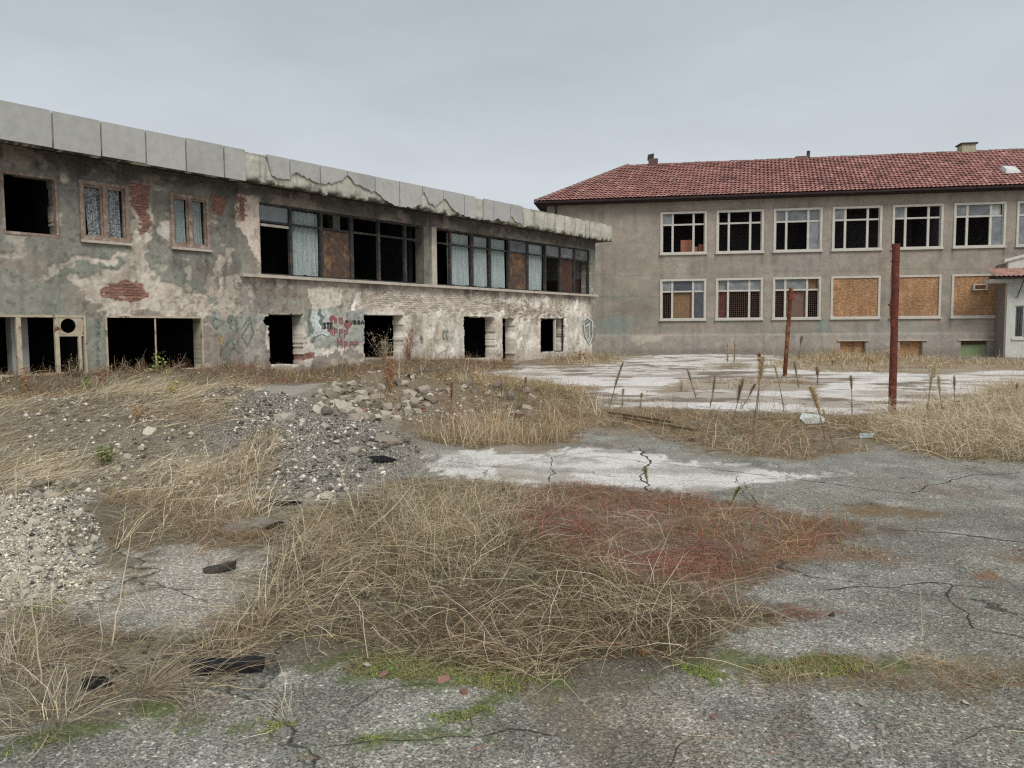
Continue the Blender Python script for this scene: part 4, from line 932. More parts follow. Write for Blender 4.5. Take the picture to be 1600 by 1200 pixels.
dl = (GX - LP.p[0]) * LP.n[0] + (GY - LP.p[1]) * LP.n[1]; gmix(gc(122, 112, 96), smooth(-3.5, -1.5, dl) * smooth(-28, -24, (GX - LP.p[0]) * LP.d[0] + (GY - LP.p[1]) * LP.d[1]) * smooth(8, 6, (GX - LP.p[0]) * LP.d[0] + (GY - LP.p[1]) * LP.d[1]) * .8, .6)
hm = smooth(.04, .12, bump(x, y, -4.7, 10.9, 4.6, 2.9, .70, .1) + bump(x, y, -2.0, 9.2, 1.9, 1.3, .26) + bump(x, y, -7.5, 9.4, 2.5, 2.5, .3) + bump(x, y, -2.7, 16.0, 2.9, 2.0, .66) + bump(x, y, .2, 15.8, 2.4, 1.6, .34))
gmix(gc(134, 127, 113), hm * .9, 1.2)
gmix(gc(122, 117, 108), gm['grey_gravel'](x, y) * .9, 1.8); gmix(gc(172, 163, 146), gm['cream_gravel'](x, y) * .9, 1.2)
soil = gc(106, 96, 78); dark = gc(70, 60, 48)
for k_, a, col in (('weeds', .6, gc(84, 75, 60)), ('red', .6, gc(104, 82, 68)), ('red2', .5, gc(104, 82, 68)), ('orange', .55, gc(128, 102, 76)), ('low1', .8, gc(118, 98, 70)), ('low2', .85, gc(122, 90, 70)), ('low3', .7, gc(112, 92, 74)), ('brownstrip', .6, gc(112, 102, 80)),
                   ('midstrip', .75, gc(130, 116, 95)), ('rightclump', .85, gc(120, 106, 78)), ('midgrass', .75, gc(118, 102, 78)), ('heapgrass', .45, soil), ('leftgrass', .85, soil), ('frontleft', .7, soil), ('dirt1', .6, gc(112, 104, 90)),
                   ('bank', .75, gc(112, 101, 84)), ('farleft', .6, gc(130, 112, 84)), ('farbase', .8, gc(140, 122, 92)), ('far2', .7, gc(140, 122, 94)), ('far3', .7, gc(136, 116, 88)), ('far4', .7, gc(120, 108, 70))): gmix(col, gm[k_](x, y) * a, .5)
for k_ in ('moss1', 'moss2', 'moss3', 'moss4', 'moss5', 'moss6', 'moss7'): gmix(gc(92, 100, 60), gm[k_](x, y) * smooth(.42, .52, fbm(x * 9, y * 9, 218, 4)) * .8, .6)
idx = np.arange(GX.size).reshape(GX.shape); F_ = np.stack([idx[:-1, :-1], idx[1:, :-1], idx[1:, 1:], idx[:-1, 1:]], -1).reshape(-1, 4)
me = npmesh('ground', np.stack([GX, GY, GZ], -1).reshape(-1, 3), F_, C.reshape(-1, 3), True)
at_ = me.attributes.new('Spk', 'FLOAT', 'POINT'); at_.data.foreach_set('value', SP.reshape(-1).astype(np.float32))
def mat_ground():
    m, t, b = mat_base('broken_yard', .92, .2)
    a = N(t, 'ShaderNodeAttribute', attribute_name='Col'); sp = N(t, 'ShaderNodeAttribute', attribute_name='Spk'); tc = N(t, 'ShaderNodeTexCoord')
    s, _, _ = add_noise_color(t, a.outputs['Color'], 3.0, .14, detail=8)
    def vor(scale, lo, hi, f0=.0, f1=1.):
        v = N(t, 'ShaderNodeTexVoronoi', Scale=scale); t.links.new(tc.outputs['Object'], v.inputs['Vector']); sep = N(t, 'ShaderNodeSeparateColor'); t.links.new(v.outputs['Color'], sep.inputs[0])
        r = N(t, 'ShaderNodeMapRange'); r.inputs[1].default_value = f0; r.inputs[2].default_value = f1; r.inputs[3].default_value = lo; r.inputs[4].default_value = hi; t.links.new(sep.outputs[0], r.inputs[0]); return r.outputs[0], v
    def mul_amt(src, fac):       # src * (1 + Spk*(fac-1))
        q = N(t, 'ShaderNodeMath', operation='SUBTRACT'); t.links.new(fac, q.inputs[0]); q.inputs[1].default_value = 1.0
        r = N(t, 'ShaderNodeMath', operation='MULTIPLY_ADD'); t.links.new(q.outputs[0], r.inputs[0]); t.links.new(sp.outputs['Fac'], r.inputs[1]); r.inputs[2].default_value = 1.0
        k = N(t, 'ShaderNodeVectorMath', operation='SCALE'); t.links.new(src, k.inputs[0]); t.links.new(r.outputs[0], k.inputs['Scale']); return k.outputs[0]
    f1, v1 = vor(120, .45, 1.5); s = mul_amt(s, f1)
    f2, v2 = vor(85, 1.0, 1.9, .90, .94); s = mul_amt(s, f2)
    f3, v3 = vor(210, .6, 1.35); s = mul_amt(s, f3)
    # old cracks: warped cell borders
    nz_ = N(t, 'ShaderNodeTexNoise', Scale=1.6, Detail=5.0); t.links.new(tc.outputs['Object'], nz_.inputs['Vector'])
    w_ = N(t, 'ShaderNodeMixRGB'); w_.inputs[0].default_value = .45; t.links.new(tc.outputs['Object'], w_.inputs[1]); t.links.new(nz_.outputs['Color'], w_.inputs[2])
    vc = N(t, 'ShaderNodeTexVoronoi', feature='DISTANCE_TO_EDGE', Scale=.62); t.links.new(w_.outputs[0], vc.inputs['Vector'])
    rc = N(t, 'ShaderNodeMapRange'); rc.inputs[1].default_value = .0012; rc.inputs[2].default_value = .004; rc.inputs[3].default_value = .4; rc.inputs[4].default_value = 1.; t.links.new(vc.outputs['Distance'], rc.inputs[0])
    k = N(t, 'ShaderNodeVectorMath', operation='SCALE'); t.links.new(s, k.inputs[0]); t.links.new(rc.outputs[0], k.inputs['Scale']); s = k.outputs[0]
    t.links.new(s, b.inputs['Base Color'])
    bp = N(t, 'ShaderNodeBump', Strength=.5, Distance=.012); t.links.new(f1, bp.inputs['Height']); t.links.new(bp.outputs[0], b.inputs['Normal']); return m
g = link('ground', me, mat_ground()); tag(g, 'cracked asphalt yard with pale concrete, gravel heaps and soil', 'ground', kind='structure')

# open cracks filled with dark soil, following the sheet
def crack_mesh(lines):
    m = MB()
    for px, w0 in lines:
        pts = np.array([ground(*p)[:2] for p in px]); seg = [pts[0]]
        for i in range(len(pts) - 1):
            n = max(2, int(np.hypot(*(pts[i + 1] - pts[i])) / .05))
            for k in range(1, n + 1): seg.append(pts[i] + (pts[i + 1] - pts[i]) * k / n)
        seg = np.array(seg); seg = seg + np.stack([fbm(seg[:, 0] * 5, seg[:, 1] * 5, 61, 4) - .5, fbm(seg[:, 0] * 5 + 9, seg[:, 1] * 5, 62, 4) - .5], -1) * .16
        tg = np.gradient(seg, axis=0); tg /= np.linalg.norm(tg, axis=1)[:, None] + 1e-9; nn_ = np.stack([-tg[:, 1], tg[:, 0]], -1)
        wv = w0 * (.25 + 1.5 * fbm(seg[:, 0] * 7, seg[:, 1] * 7, 63, 3) ** 2); wv[0] = wv[-1] = .001
        for sd in (-1, 1): pass
        L_, R2 = seg + nn_ * wv[:, None] / 2, seg - nn_ * wv[:, None] / 2; b = len(m.v)
        for q in range(len(seg)): m.v += [(L_[q, 0], L_[q, 1], float(gh(*L_[q])) + .004), (R2[q, 0], R2[q, 1], float(gh(*R2[q])) + .004)]
        for q in range(len(seg) - 1): m.f.append((b + 2 * q + 1, b + 2 * q, b + 2 * q + 2, b + 2 * q + 3)[::-1])
    return m
CR = [([(1285, 924), (1330, 916), (1400, 918), (1475, 914), (1560, 922)], .014), ([(1002, 700), (1012, 722), (1004, 745), (1016, 770)], .026), ([(880, 718), (950, 713), (1010, 722)], .014), ([(1010, 722), (1120, 733), (1240, 748), (1420, 772)], .015),
      ([(1380, 826), (1480, 836), (1600, 848), (1700, 866)], .02), ([(1480, 1160), (1540, 1150), (1640, 1140)], .006), ([(500, 1175), (570, 1165), (640, 1150), (780, 1145), (880, 1150)], .007), ([(860, 714), (866, 735), (858, 755)], .012),
      ([(1420, 772), (1500, 745), (1620, 735)], .014), ([(1100, 1140), (1060, 1170), (1030, 1210)], .004), ([(1475, 914), (1520, 985), (1640, 1010)], .012), ([(150, 905), (240, 912), (330, 940)], .007), ([(1150, 742), (1180, 790), (1290, 800)], .01), ([(560, 1110), (600, 1080), (690, 1076)], .005)]
o = crack_mesh(CR).build('ground_cracks', mat_plain('crack_soil', srgb(70, 64, 54), scale=20, amt=.4, bump=0)); tag(o, 'soil filled cracks running across the asphalt and the pale strip', 'cracks', kind='structure')

# ------------------------------------------------------------------ loose gravel (far too many to count) and single stones
import bmesh
def rock_mesh(name, seed, n=13, flat=.7, mat=None):
    r = random.Random(seed); bm = bmesh.new()
    ax_ = (1, r.uniform(.6, .9), r.uniform(.45, .8) * flat / .7)
    for i in range(n):
        v = Vector((r.gauss(0, 1), r.gauss(0, 1), r.gauss(0, 1))).normalized() * r.uniform(.8, 1.05)
        v = Vector([max(-.62, min(.62, c)) for c in v]) / .62 * .5
        bm.verts.new((v.x * ax_[0], v.y * ax_[1], v.z * ax_[2]))
    bmesh.ops.convex_hull(bm, input=bm.verts); 
    for v in [v for v in bm.verts if not v.link_faces]: bm.verts.remove(v)
    me = bpy.data.meshes.new(name); bm.to_mesh(me); bm.free()
    if mat: me.materials.append(mat)
    return me
OCT = np.array([(1, 0, 0), (-1, 0, 0), (0, 1, 0), (0, -1, 0), (0, 0, 1), (0, 0, -1)], float)
OCF = np.array([(0, 2, 4), (2, 1, 4), (1, 3, 4), (3, 0, 4), (2, 0, 5), (1, 2, 5), (3, 1, 5), (0, 3, 5)])
def sample_poly(P, n, rng=RNG):
    a, b = P.min(0), P.max(0); out_ = np.zeros((0, 2))
    while len(out_) < n:
        q = rng.uniform(a, b, (max(200, n * 3), 2)); q = q[inpoly(q[:, 0], q[:, 1], P)]; out_ = np.concatenate([out_, q])
    return out_[:n]
def gravel(name, P, n, smin, smax, cols, label, bias=None):
    q = sample_poly(P, n); fr = 1.2 / (.2 + .09 * P[:, 1].mean())
    dd = polydist(q[:, 0] + (fbm(q[:, 0] * fr, q[:, 1] * fr, 77, 4) - .5) * 1.8 / fr, q[:, 1] + (fbm(q[:, 0] * fr + 9, q[:, 1] * fr, 78, 4) - .5) * 1.8 / fr, P); q = q[RNG.random(len(q)) < smooth(-.02, .4, dd / (.05 * P[:, 1].mean()))]
    if bias: q = q[bias(q[:, 0], q[:, 1]) > RNG.random(len(q))]
    n = len(q)
    s_ = smin * (smax / smin) ** (RNG.random(n) ** 2.2); V = OCT[None] * RNG.uniform(.55, 1.1, (n, 6, 1)) * s_[:, None, None] * np.array([1, 1, .7]) + RNG.normal(0, .12, (n, 6, 3)) * s_[:, None, None]
    th = RNG.uniform(0, 6.28, n); c, sn = np.cos(th), np.sin(th); X = V[..., 0] * c[:, None] - V[..., 1] * sn[:, None]; Yv = V[..., 0] * sn[:, None] + V[..., 1] * c[:, None]
    V = np.stack([X + q[:, 0:1], Yv + q[:, 1:2], V[..., 2] + (gh(q[:, 0], q[:, 1]) + s_ * .25)[:, None]], -1)
    F = (OCF[None] + 6 * np.arange(n)[:, None, None]).reshape(-1, 3); cc = np.array(cols)[RNG.integers(0, len(cols), n)] * RNG.uniform(.65, 1.25, (n, 1))
    o = link(name, npmesh(name, V.reshape(-1, 3), F, np.repeat(cc, 6, 0)), M_GRAV); return tag(o, label, 'gravel', kind='stuff')
M_GRAV = mat_vcol('gravel_stones', scale=40, amt=.2, bump=0)
W1, W2, W3, W4 = gc(222, 214, 198), gc(176, 168, 154), gc(132, 126, 116), gc(90, 86, 80)
gravel('gravel', gm['cream_gravel'].P, 12000, .004, .024, [W1, W1, W2, W2, W3, W4], 'cream limestone gravel spread at the left edge of the yard', lambda x, y: .3 + fbm(x * 2, y * 2, 5, 3))
gravel('gravel', gm['grey_gravel'].P, 11000, .008, .045, [W2, W3, W4, W4, W1, W1], 'grey gravel poured down the front of the overgrown heap', lambda x, y: .2 + fbm(x * 1.5, y * 1.5, 6, 3))
gravel('gravel', gpoly([(-60, 780), (60, 690), (240, 640), (340, 660), (330, 760), (200, 800)]), 9000, .01, .05, [W2, W3, W3, W4, W1], 'scattered stones showing through grass on the left heap', lambda x, y: fbm(x * 1.5, y * 1.5, 7, 3))
gravel('rubble_chips', gm['heap2'].P, 5000, .015, .07, [W1, W2, W2, W3, gc(140, 104, 92)], 'small rubble chips of the heap in the middle of the yard', lambda x, y: .2 + fbm(x, y, 8, 3))
gravel('gravel', gpoly([(-100, 1000), (1700, 700), (1900, 1100), (1700, 1230), (-100, 1230)]), 5200, .003, .010, [W1, W2, W3, W2], 'loose grit scattered over the near asphalt', lambda x, y: fbm(x * 1.2, y * 1.2, 9, 4) ** 1.5)
gravel('rubble_chips', gm['bank'].P, 2500, .015, .06, [W1, W2, W3, gc(150, 108, 94)], 'plaster and brick chips fallen along the derelict wall')

ROCKS = {k_: [rock_mesh(k_, 40 + 10 * i_ + q, mat=mt) for q in range(7)] for i_, (k_, mt) in enumerate((('cream_stone', M_STONEW), ('rubble_lump', M_STONE), ('grey_lump', M_STONEG)))}
def place_rock(me, x, y, s, label, group=None, cat='stone', sink=.18, name=None, rz=None, flat=1.):
    o = bpy.data.objects.new(name or me.name.split('.')[0], me); COL.objects.link(o)
    o.location = (x, y, float(gh(x, y)) + s * (.28 - sink)); o.rotation_euler = (random.uniform(-.5, .5), random.uniform(-.5, .5), random.uniform(0, 6.28) if rz is None else rz); o.scale = (s, s, s * flat)
    return tag(o, label, cat, group)
def rocks(px, n, smin, smax, kinds, label, group, pw=2.):
    for (u, v) in sample_poly(np.array(px, float), n):
        x, y, _ = at_px(u, v)
        place_rock(random.choice(ROCKS[random.choice(kinds)]), x, y, smin + (smax - smin) * random.random() ** pw, label, group)
rocks([(-60, 790), (40, 770), (120, 795), (158, 850), (130, 920), (40, 955), (-60, 945)], 150, .018, .085, ['cream_stone'], 'cream limestone lump in the pale gravel spread at the left edge', 'cream stones of the left gravel spread')
rocks([(484, 640), (500, 606), (560, 598), (620, 598), (664, 606), (680, 630), (636, 655), (560, 662)], 190, .05, .30, ['rubble_lump', 'rubble_lump', 'grey_lump', 'cream_stone'], 'broken concrete lump in the rubble heap below the graffiti wall', 'lumps of the middle rubble heap', 1.5)
for q_ in range(3): ROCKS['brick_lump'] = ROCKS.get('brick_lump', []) + [rock_mesh('brick_lump', 90 + q_, mat=M_BRICK)]
rocks([(490, 640), (560, 606), (680, 606), (830, 610), (830, 650), (640, 660)], 26, .06, .18, ['brick_lump'], 'broken red brick among the grey lumps of the rubble heap', 'brick pieces in the rubble heap', 1.5)
rocks([(670, 655), (690, 600), (760, 590), (840, 600), (850, 640), (780, 660)], 44, .08, .28, ['rubble_lump', 'grey_lump'], 'rubble lump in grass right of the main rubble heap', 'lumps right of the rubble heap')
rocks([(340, 790), (320, 690), (400, 640), (540, 670), (640, 715), (520, 780)], 75, .05, .15, ['cream_stone', 'rubble_lump', 'grey_lump'], 'stone lying on the grey gravel slope of the overgrown heap', 'stones on the grey gravel slope')
rocks([(0, 780), (60, 670), (240, 630), (310, 700), (150, 790)], 60, .05, .16, ['rubble_lump', 'grey_lump', 'cream_stone'], 'stone half hidden in lodged grass on the left heap', 'stones in the lodged grass')
rocks([(960, 1080), (1250, 960), (1600, 830), (1700, 1190), (500, 1200), (560, 1080)], 46, .012, .035, ['cream_stone', 'rubble_lump'], 'small loose stone lying on the near grey asphalt', 'small stones on the near asphalt')
rocks([(640, 592), (760, 568), (840, 574), (820, 590), (700, 600)], 26, .08, .24, ['rubble_lump', 'cream_stone'], 'rubble lump on the ground before the derelict doorways', 'lumps before the doorways')
def rock_at(u, v, px, kind, label, cat='stone', flat=1., mat=None, name=None, rz=None, asp=1., sink=.18):
    p = at_px(u, v); s = px * math.hypot(p[0], p[1]) / FPX
    me = rock_mesh(name or kind, int(u * 7 + v), n=16, mat=mat or {'cream_stone': M_STONEW, 'rubble_lump': M_STONE, 'grey_lump': M_STONEG}[kind]); o = place_rock(me, p[0], p[1], s, label, None, cat, sink=sink, name=name, rz=rz, flat=flat)
    o.scale[1] = s * asp; o.rotation_euler[0] *= .4; o.rotation_euler[1] *= .4; return o
rock_at(824, 846, 17, 'cream_stone', 'white stone alone at the left edge of the red weed mat')
rock_at(446, 655, 34, 'cream_stone', 'large white lump on the heap between path and rubble', flat=.8)
rock_at(345, 893, 48, 'grey_lump', 'dark asphalt lump lying on the pinkish slab', 'asphalt lump', .6, M_ASPH, 'asphalt_lump', .4, .5)
rock_at(398, 824, 86, 'grey_lump', 'flat grey concrete slab in weeds at the foot of the gravel', 'slab', .28, M_STONEG, 'concrete_slab', .1, .9, .24)
rock_at(600, 1056, 15, 'rubble_lump', 'leftmost red brick fragment beside the near moss', 'brick bit', .8, M_BRICK, 'brick_fragment')
rock_at(693, 1064, 20, 'rubble_lump', 'largest red brick fragment beside the near moss', 'brick bit', .8, M_BRICK, 'brick_fragment')
rock_at(725, 1083, 16, 'rubble_lump', 'red brick fragment on bare soil under the moss', 'brick bit', .8, M_BRICK, 'brick_fragment')
rock_at(1115, 1122, 10, 'rubble_lump', 'tiny bright red brick chip alone on the near asphalt', 'brick bit', .8, M_BRICK, 'brick_fragment')
rock_at(1022, 1076, 17, 'grey_lump', 'blue grey stone chip at the end of the green moss', 'stone', .5)
rock_at(443, 1056, 13, 'cream_stone', 'white pebble on the asphalt beside the black board', 'stone')
rock_at(573, 1042, 12, 'cream_stone', 'cream pebble in the moss before the weed mass', 'stone')
rock_at(1003, 1022, 18, 'rubble_lump', 'orange brown stone under the right end of the weed mass', 'stone', .9, mat_plain('ochre_stone', srgb(150, 108, 70), scale=9))
rock_at(1080, 690, 16, 'rubble_lump', 'dark red brick lump at the edge of the middle grass strip', 'brick bit', .9, mat_plain('dark_brick', srgb(92, 66, 56), scale=9), 'brick_fragment', .2, .7)
rock_at(808, 654, 26, 'grey_lump', 'dark rust red block lying in grass right of the rubble', 'block', .7, mat_plain('dark_red_block', srgb(84, 56, 52), scale=9), 'rusty_block', .1, .7)
rock_at(608, 692, 44, 'grey_lump', 'upper grey concrete scrap at the right tip of the gravel', 'rubble', .5, M_STONEG, 'concrete_scrap', .3, .5)
rock_at(600, 722, 42, 'grey_lump', 'black curled rubber scrap at the right tip of the gravel', 'rubber scrap', .5, M_BLACK, 'rubber_scrap', .6, .45)
rock_at(445, 790, 50, 'grey_lump', 'black flat scrap on the weeds under the grey gravel', 'rubber scrap', .2, M_BLACK, 'rubber_scrap', .05, .35)
rock_at(157, 1072, 46, 'grey_lump', 'black stone under the near left grass fan', 'asphalt lump', .6, M_BLACK, 'asphalt_lump', .4, .5)
rock_at(188, 1050, 26, 'grey_lump', 'small dark lump behind the near left grass fan', 'asphalt lump', .6, M_ASPH, 'asphalt_lump', .4, .6)
rock_at(65, 760, 30, 'grey_lump', 'bluish scrap among stones on the left slope', 'rubble', .5, M_STONEG, 'concrete_scrap')
rock_at(245, 738, 22, 'grey_lump', 'pale blue grey stone in grass on the left heap', 'stone', .7)
rock_at(1300, 962, 12, 'grey_lump', 'dark crumb of asphalt beside the red weed tip', 'asphalt lump', .5, M_ASPH, 'asphalt_lump')

def bar(name, u0, v0, u1, v1, wpx, hpx, mat, label, cat, z=.0):
    a, b = at_px(u0, v0), at_px(u1, v1); d = b - a; L_ = math.hypot(d[0], d[1]); dist_ = math.hypot(*a[:2]); w_, h_ = wpx * dist_ / FPX, hpx * dist_ / FPX
    m = MB(); n = 9
    for i in range(n):
        x = L_ * i / (n - 1); j = lambda k: random.uniform(-k, k) * w_
        for y_, z_ in ((-w_ / 2 + j(.08), j(.05)), (w_ / 2 + j(.08), j(.05)), (w_ / 2 + j(.1), h_ + j(.1)), (-w_ / 2 + j(.1), h_ + j(.1))): m.v.append((x, y_, z_))
    for i in range(n - 1):
        for k in range(4): q = (k + 1) % 4; m.f.append((i * 4 + k, i * 4 + 4 + k, i * 4 + 4 + q, i * 4 + q))
    m.f.append((0, 1, 2, 3)); m.f.append(tuple((n - 1) * 4 + k for k in (3, 2, 1, 0)))
    o = m.build(name, mat, None, loc=(a[0], a[1], a[2] + z), rz=math.atan2(d[1], d[0])); o.rotation_euler[1] = -math.atan2(b[2] - a[2], L_); return tag(o, label, cat)
bar('tarred_board', 300, 1052, 412, 1046, 22, 16, M_BLACK, 'black tarred board lying in front of the near weeds', 'board')
bar('plank', 640, 594, 700, 583, 9, 5, M_WOOD, 'grey plank lying across rubble before the derelict wall', 'plank', .12)
bar('dead_branch', 975, 657, 1090, 678, 4, 3, mat_plain('brown_dead_wood', srgb(112, 90, 68), scale=12, amt=.3, bump=.3), 'lower brown timber lying flat in the middle grass strip', 'timber', .03)
bar('dead_branch', 950, 650, 1050, 666, 4, 3, mat_plain('brown_dead_wood', srgb(122, 98, 72), scale=12, amt=.3, bump=.3), 'upper brown timber lying flat in the middle grass strip', 'timber', .05)
bar('plank', 600, 700, 640, 690, 6, 4, M_WOOD, 'short grey board at the right tip of the gravel', 'plank', .02)
# white bent sheet
p = at_px(1272, 660); s_ = math.hypot(p[0], p[1]) / FPX
m = MB(); m.v = [(-22 * s_, -.25, .02), (2 * s_, -.3, .03), (16 * s_, -.05, .05), (19 * s_, .3, .09), (-4 * s_, .4, .11), (-18 * s_, .1, .06)]; m.v += [(x, y, z - .012) for x, y, z in m.v]
m.f = [(0, 1, 2, 5), (2, 3, 4, 5), (11, 8, 7, 6), (11, 10, 9, 8)] + [(i, i + 6, (i + 1) % 6 + 6, (i + 1) % 6) for i in range(6)]
tag(m.build('bent_sheet', M_WHSH, None, loc=tuple(p)), 'white bent sheet of metal lying in the middle grass strip', 'metal sheet')
p = at_px(1352, 684); m = MB(); m.v = [(-.1, -.05, .01), (.08, -.08, .03), (.14, .05, .06), (-.05, .08, .05), (-.1, -.05, 0), (.08, -.08, .02), (.14, .05, .05), (-.05, .08, .04)]; m.f = [(0, 1, 2, 3), (7, 6, 5, 4)] + [(i, i + 4, (i + 1) % 4 + 4, (i + 1) % 4) for i in range(4)]
tag(m.build('plastic_scrap', mat_plain('pale_blue_plastic', srgb(190, 202, 206), scale=6, amt=.2), None, loc=tuple(p)), 'pale blue plastic scrap left of the big straw clump', 'scrap')

# two rusty posts
def post(u0, v0, u1, v1, wpx, mat, label, cap):
    a = at_px(u0, v0); D = math.hypot(a[0], a[1]); r = ray(u1, v1); t = a[1] / r[1]; b = CAMC + r * t; rad = wpx * a[1] / FPX / 2
    e = empty('rusty_post', a, 0, label, 'post'); b = b - a; m = MB(); n = 14
    pts = [(b[0] * k / n + random.uniform(-.004, .004), b[1] * k / n, -.15 * (k == 0) + b[2] * k / n) for k in range(n + 1)]
    m.tube(pts, [rad * random.uniform(.95, 1.05) for _ in pts], 12); m.build('pole', mat, e)
    top = pts[-1]; MB().tube([(top[0], top[1], top[2] - .02), (top[0], top[1], top[2] + .012)], rad * 1.06, 12).build('cap', mat, e)
    if cap:
        MB().tube([(pts[9][0] - rad, pts[9][1] - .01, pts[9][2]), (pts[9][0] - rad * 1.7, pts[9][1] - .01, pts[9][2] + .01)], rad * .3, 6).build('lug', mat, e)
        MB().tube([(top[0], top[1], top[2] - .30), (top[0], top[1], top[2] - .27)], rad * 1.12, 12).build('collar', mat, e)
    else: MB().box(top[0] - rad * 1.25, top[0] + rad * 1.25, top[1] - rad * 1.2, top[1] + rad * 1.2, top[2] - .38, top[2] - .16).build('bracket', M_RUST, e)
post(1394, 646, 1400, 382, 11.3, M_RUST, 'nearer and taller rust red metal post standing in straw grass', True)
post(1226, 588, 1236, 450, 6.6, M_RUST2, 'farther leaning rust post on the pale concrete yard', False)

# ================================================================== DRY GRASS, WEEDS, MOSS
def blades(x, y, z, az, lean, L, droop, wd, col, curve=0., K=4, floor=.004):
    n = len(x); t = np.linspace(0, 1, K + 1)[None, :]
    hx, hy = np.cos(az)[:, None], np.sin(az)[:, None]; sl_, cl = np.sin(lean)[:, None], np.cos(lean)[:, None]; L = L[:, None]; dr = droop[:, None]
    hor = L * (sl_ * t + dr * t * t * .5 * cl); ver = L * (cl * t - dr * t * t * (.35 + .5 * cl)); lat = L * np.asarray(curve).reshape(-1, 1) * t * t
    px = x[:, None] + hx * hor - hy * lat; py = y[:, None] + hy * hor + hx * lat; pz = z[:, None] + np.maximum(ver, floor * (1 - np.exp(-t * 4)))
    if K > 3:                                  # dead stems are never quite straight
        jt = L * .03 * np.minimum(t * 3, 1); px = px + RNG.normal(0, 1, px.shape) * jt; py = py + RNG.normal(0, 1, py.shape) * jt; pz = pz + np.abs(RNG.normal(0, .6, pz.shape)) * jt
    roll = RNG.uniform(0, np.pi, n)[:, None]; w_ = (wd[:, None] * .5) * (1 - .75 * t ** 1.5)
    wx = -hy * np.cos(roll) * w_; wy = hx * np.cos(roll) * w_; wz = np.sin(roll) * w_ * (.35 + .65 * sl_); wx = wx + hx * np.sin(roll) * w_ * cl; wy = wy + hy * np.sin(roll) * w_ * cl
    V = np.stack([np.stack([px - wx, py - wy, pz - wz], -1), np.stack([px + wx, py + wy, pz + wz], -1)], 2)      # n,K+1,2,3
    b = np.arange(n)[:, None] * (2 * (K + 1)) + 2 * np.arange(K)[None, :]
    F = np.stack([b, b + 1, b + 3, b + 2], -1).reshape(-1, 4)
    return V.reshape(-1, 3), F, np.repeat(col, 2 * (K + 1), 0)
class Field:
    def __init__(s): s.v, s.f, s.c, s.n = [], [], [], 0
    def add(s, V, F, C): s.v.append(V); s.f.append(F + s.n); s.c.append(C); s.n += len(V); return s
    def build(s, name, label, cat='dry grass', kind='stuff', loc=None):
        V = np.concatenate(s.v)
        if loc is not None: V = V - np.asarray(loc)
        o = link(name, npmesh(name, V, np.concatenate(s.f), np.concatenate(s.c)), M_BLADE, loc=loc); return tag(o, label, cat, kind=kind)
KB = 1.15
PAL = {'straw': (188, 173, 144), 'pale': (206, 194, 168), 'olive': (128, 118, 84), 'brown': (122, 100, 76), 'dark': (82, 70, 54), 'red': (156, 102, 82), 'redd': (128, 88, 70), 'pink': (178, 112, 98), 'orange': (164, 126, 90), 'rust': (154, 110, 80), 'green': (112, 128, 70), 'lime': (146, 156, 84), 'gold': (178, 157, 118), 'grey': (158, 149, 134), 'tan': (156, 138, 112)}
def cols(names, n, var=.22, at=None):
    P = np.array([srgb(*PAL[k_]) * KB for k_ in names]); i = RNG.integers(0, len(P), n)
    k_ = RNG.uniform(1 - var, 1 + var, (n, 1))
    if at is not None:                         # colonies: neighbours tend to be of one kind
        f = 3.0 / (.5 + .1 * at[:, 1].mean()); i = np.clip(((fbm(at[:, 0] * f, at[:, 1] * f, 411, 3) - .5) * 2.2 + .5 + RNG.normal(0, .28, n)) * len(P), 0, len(P) - 1).astype(int); k_ = k_ * (.72 + .56 * fbm(at[:, 0] * f * 1.7 + 5, at[:, 1] * f * 1.7, 412, 3))[:, None]
    return P[i] * k_
def scatter(P, dens, clump=None, edge=1.):
    A = .5 * abs(np.dot(P[:, 0], np.roll(P[:, 1], 1)) - np.dot(P[:, 1], np.roll(P[:, 0], 1))); n = int(A * dens)
    q = sample_poly(P, n)
    fr = 1.2 / (.2 + .09 * P[:, 1].mean())
    d = polydist(q[:, 0] + (fbm(q[:, 0] * fr, q[:, 1] * fr, 77, 4) - .5) * 1.9 / fr, q[:, 1] + (fbm(q[:, 0] * fr + 9, q[:, 1] * fr, 78, 4) - .5) * 1.9 / fr, P)
    k_ = RNG.random(n) < smooth(-.05, .3, d / (.05 * edge * P[:, 1].mean()))
    if clump: f, thr, sharp = clump; k_ &= RNG.random(n) < smooth(thr - sharp, thr + sharp, fbm(q[:, 0] * f, q[:, 1] * f, 401, 3))
    return q[k_]
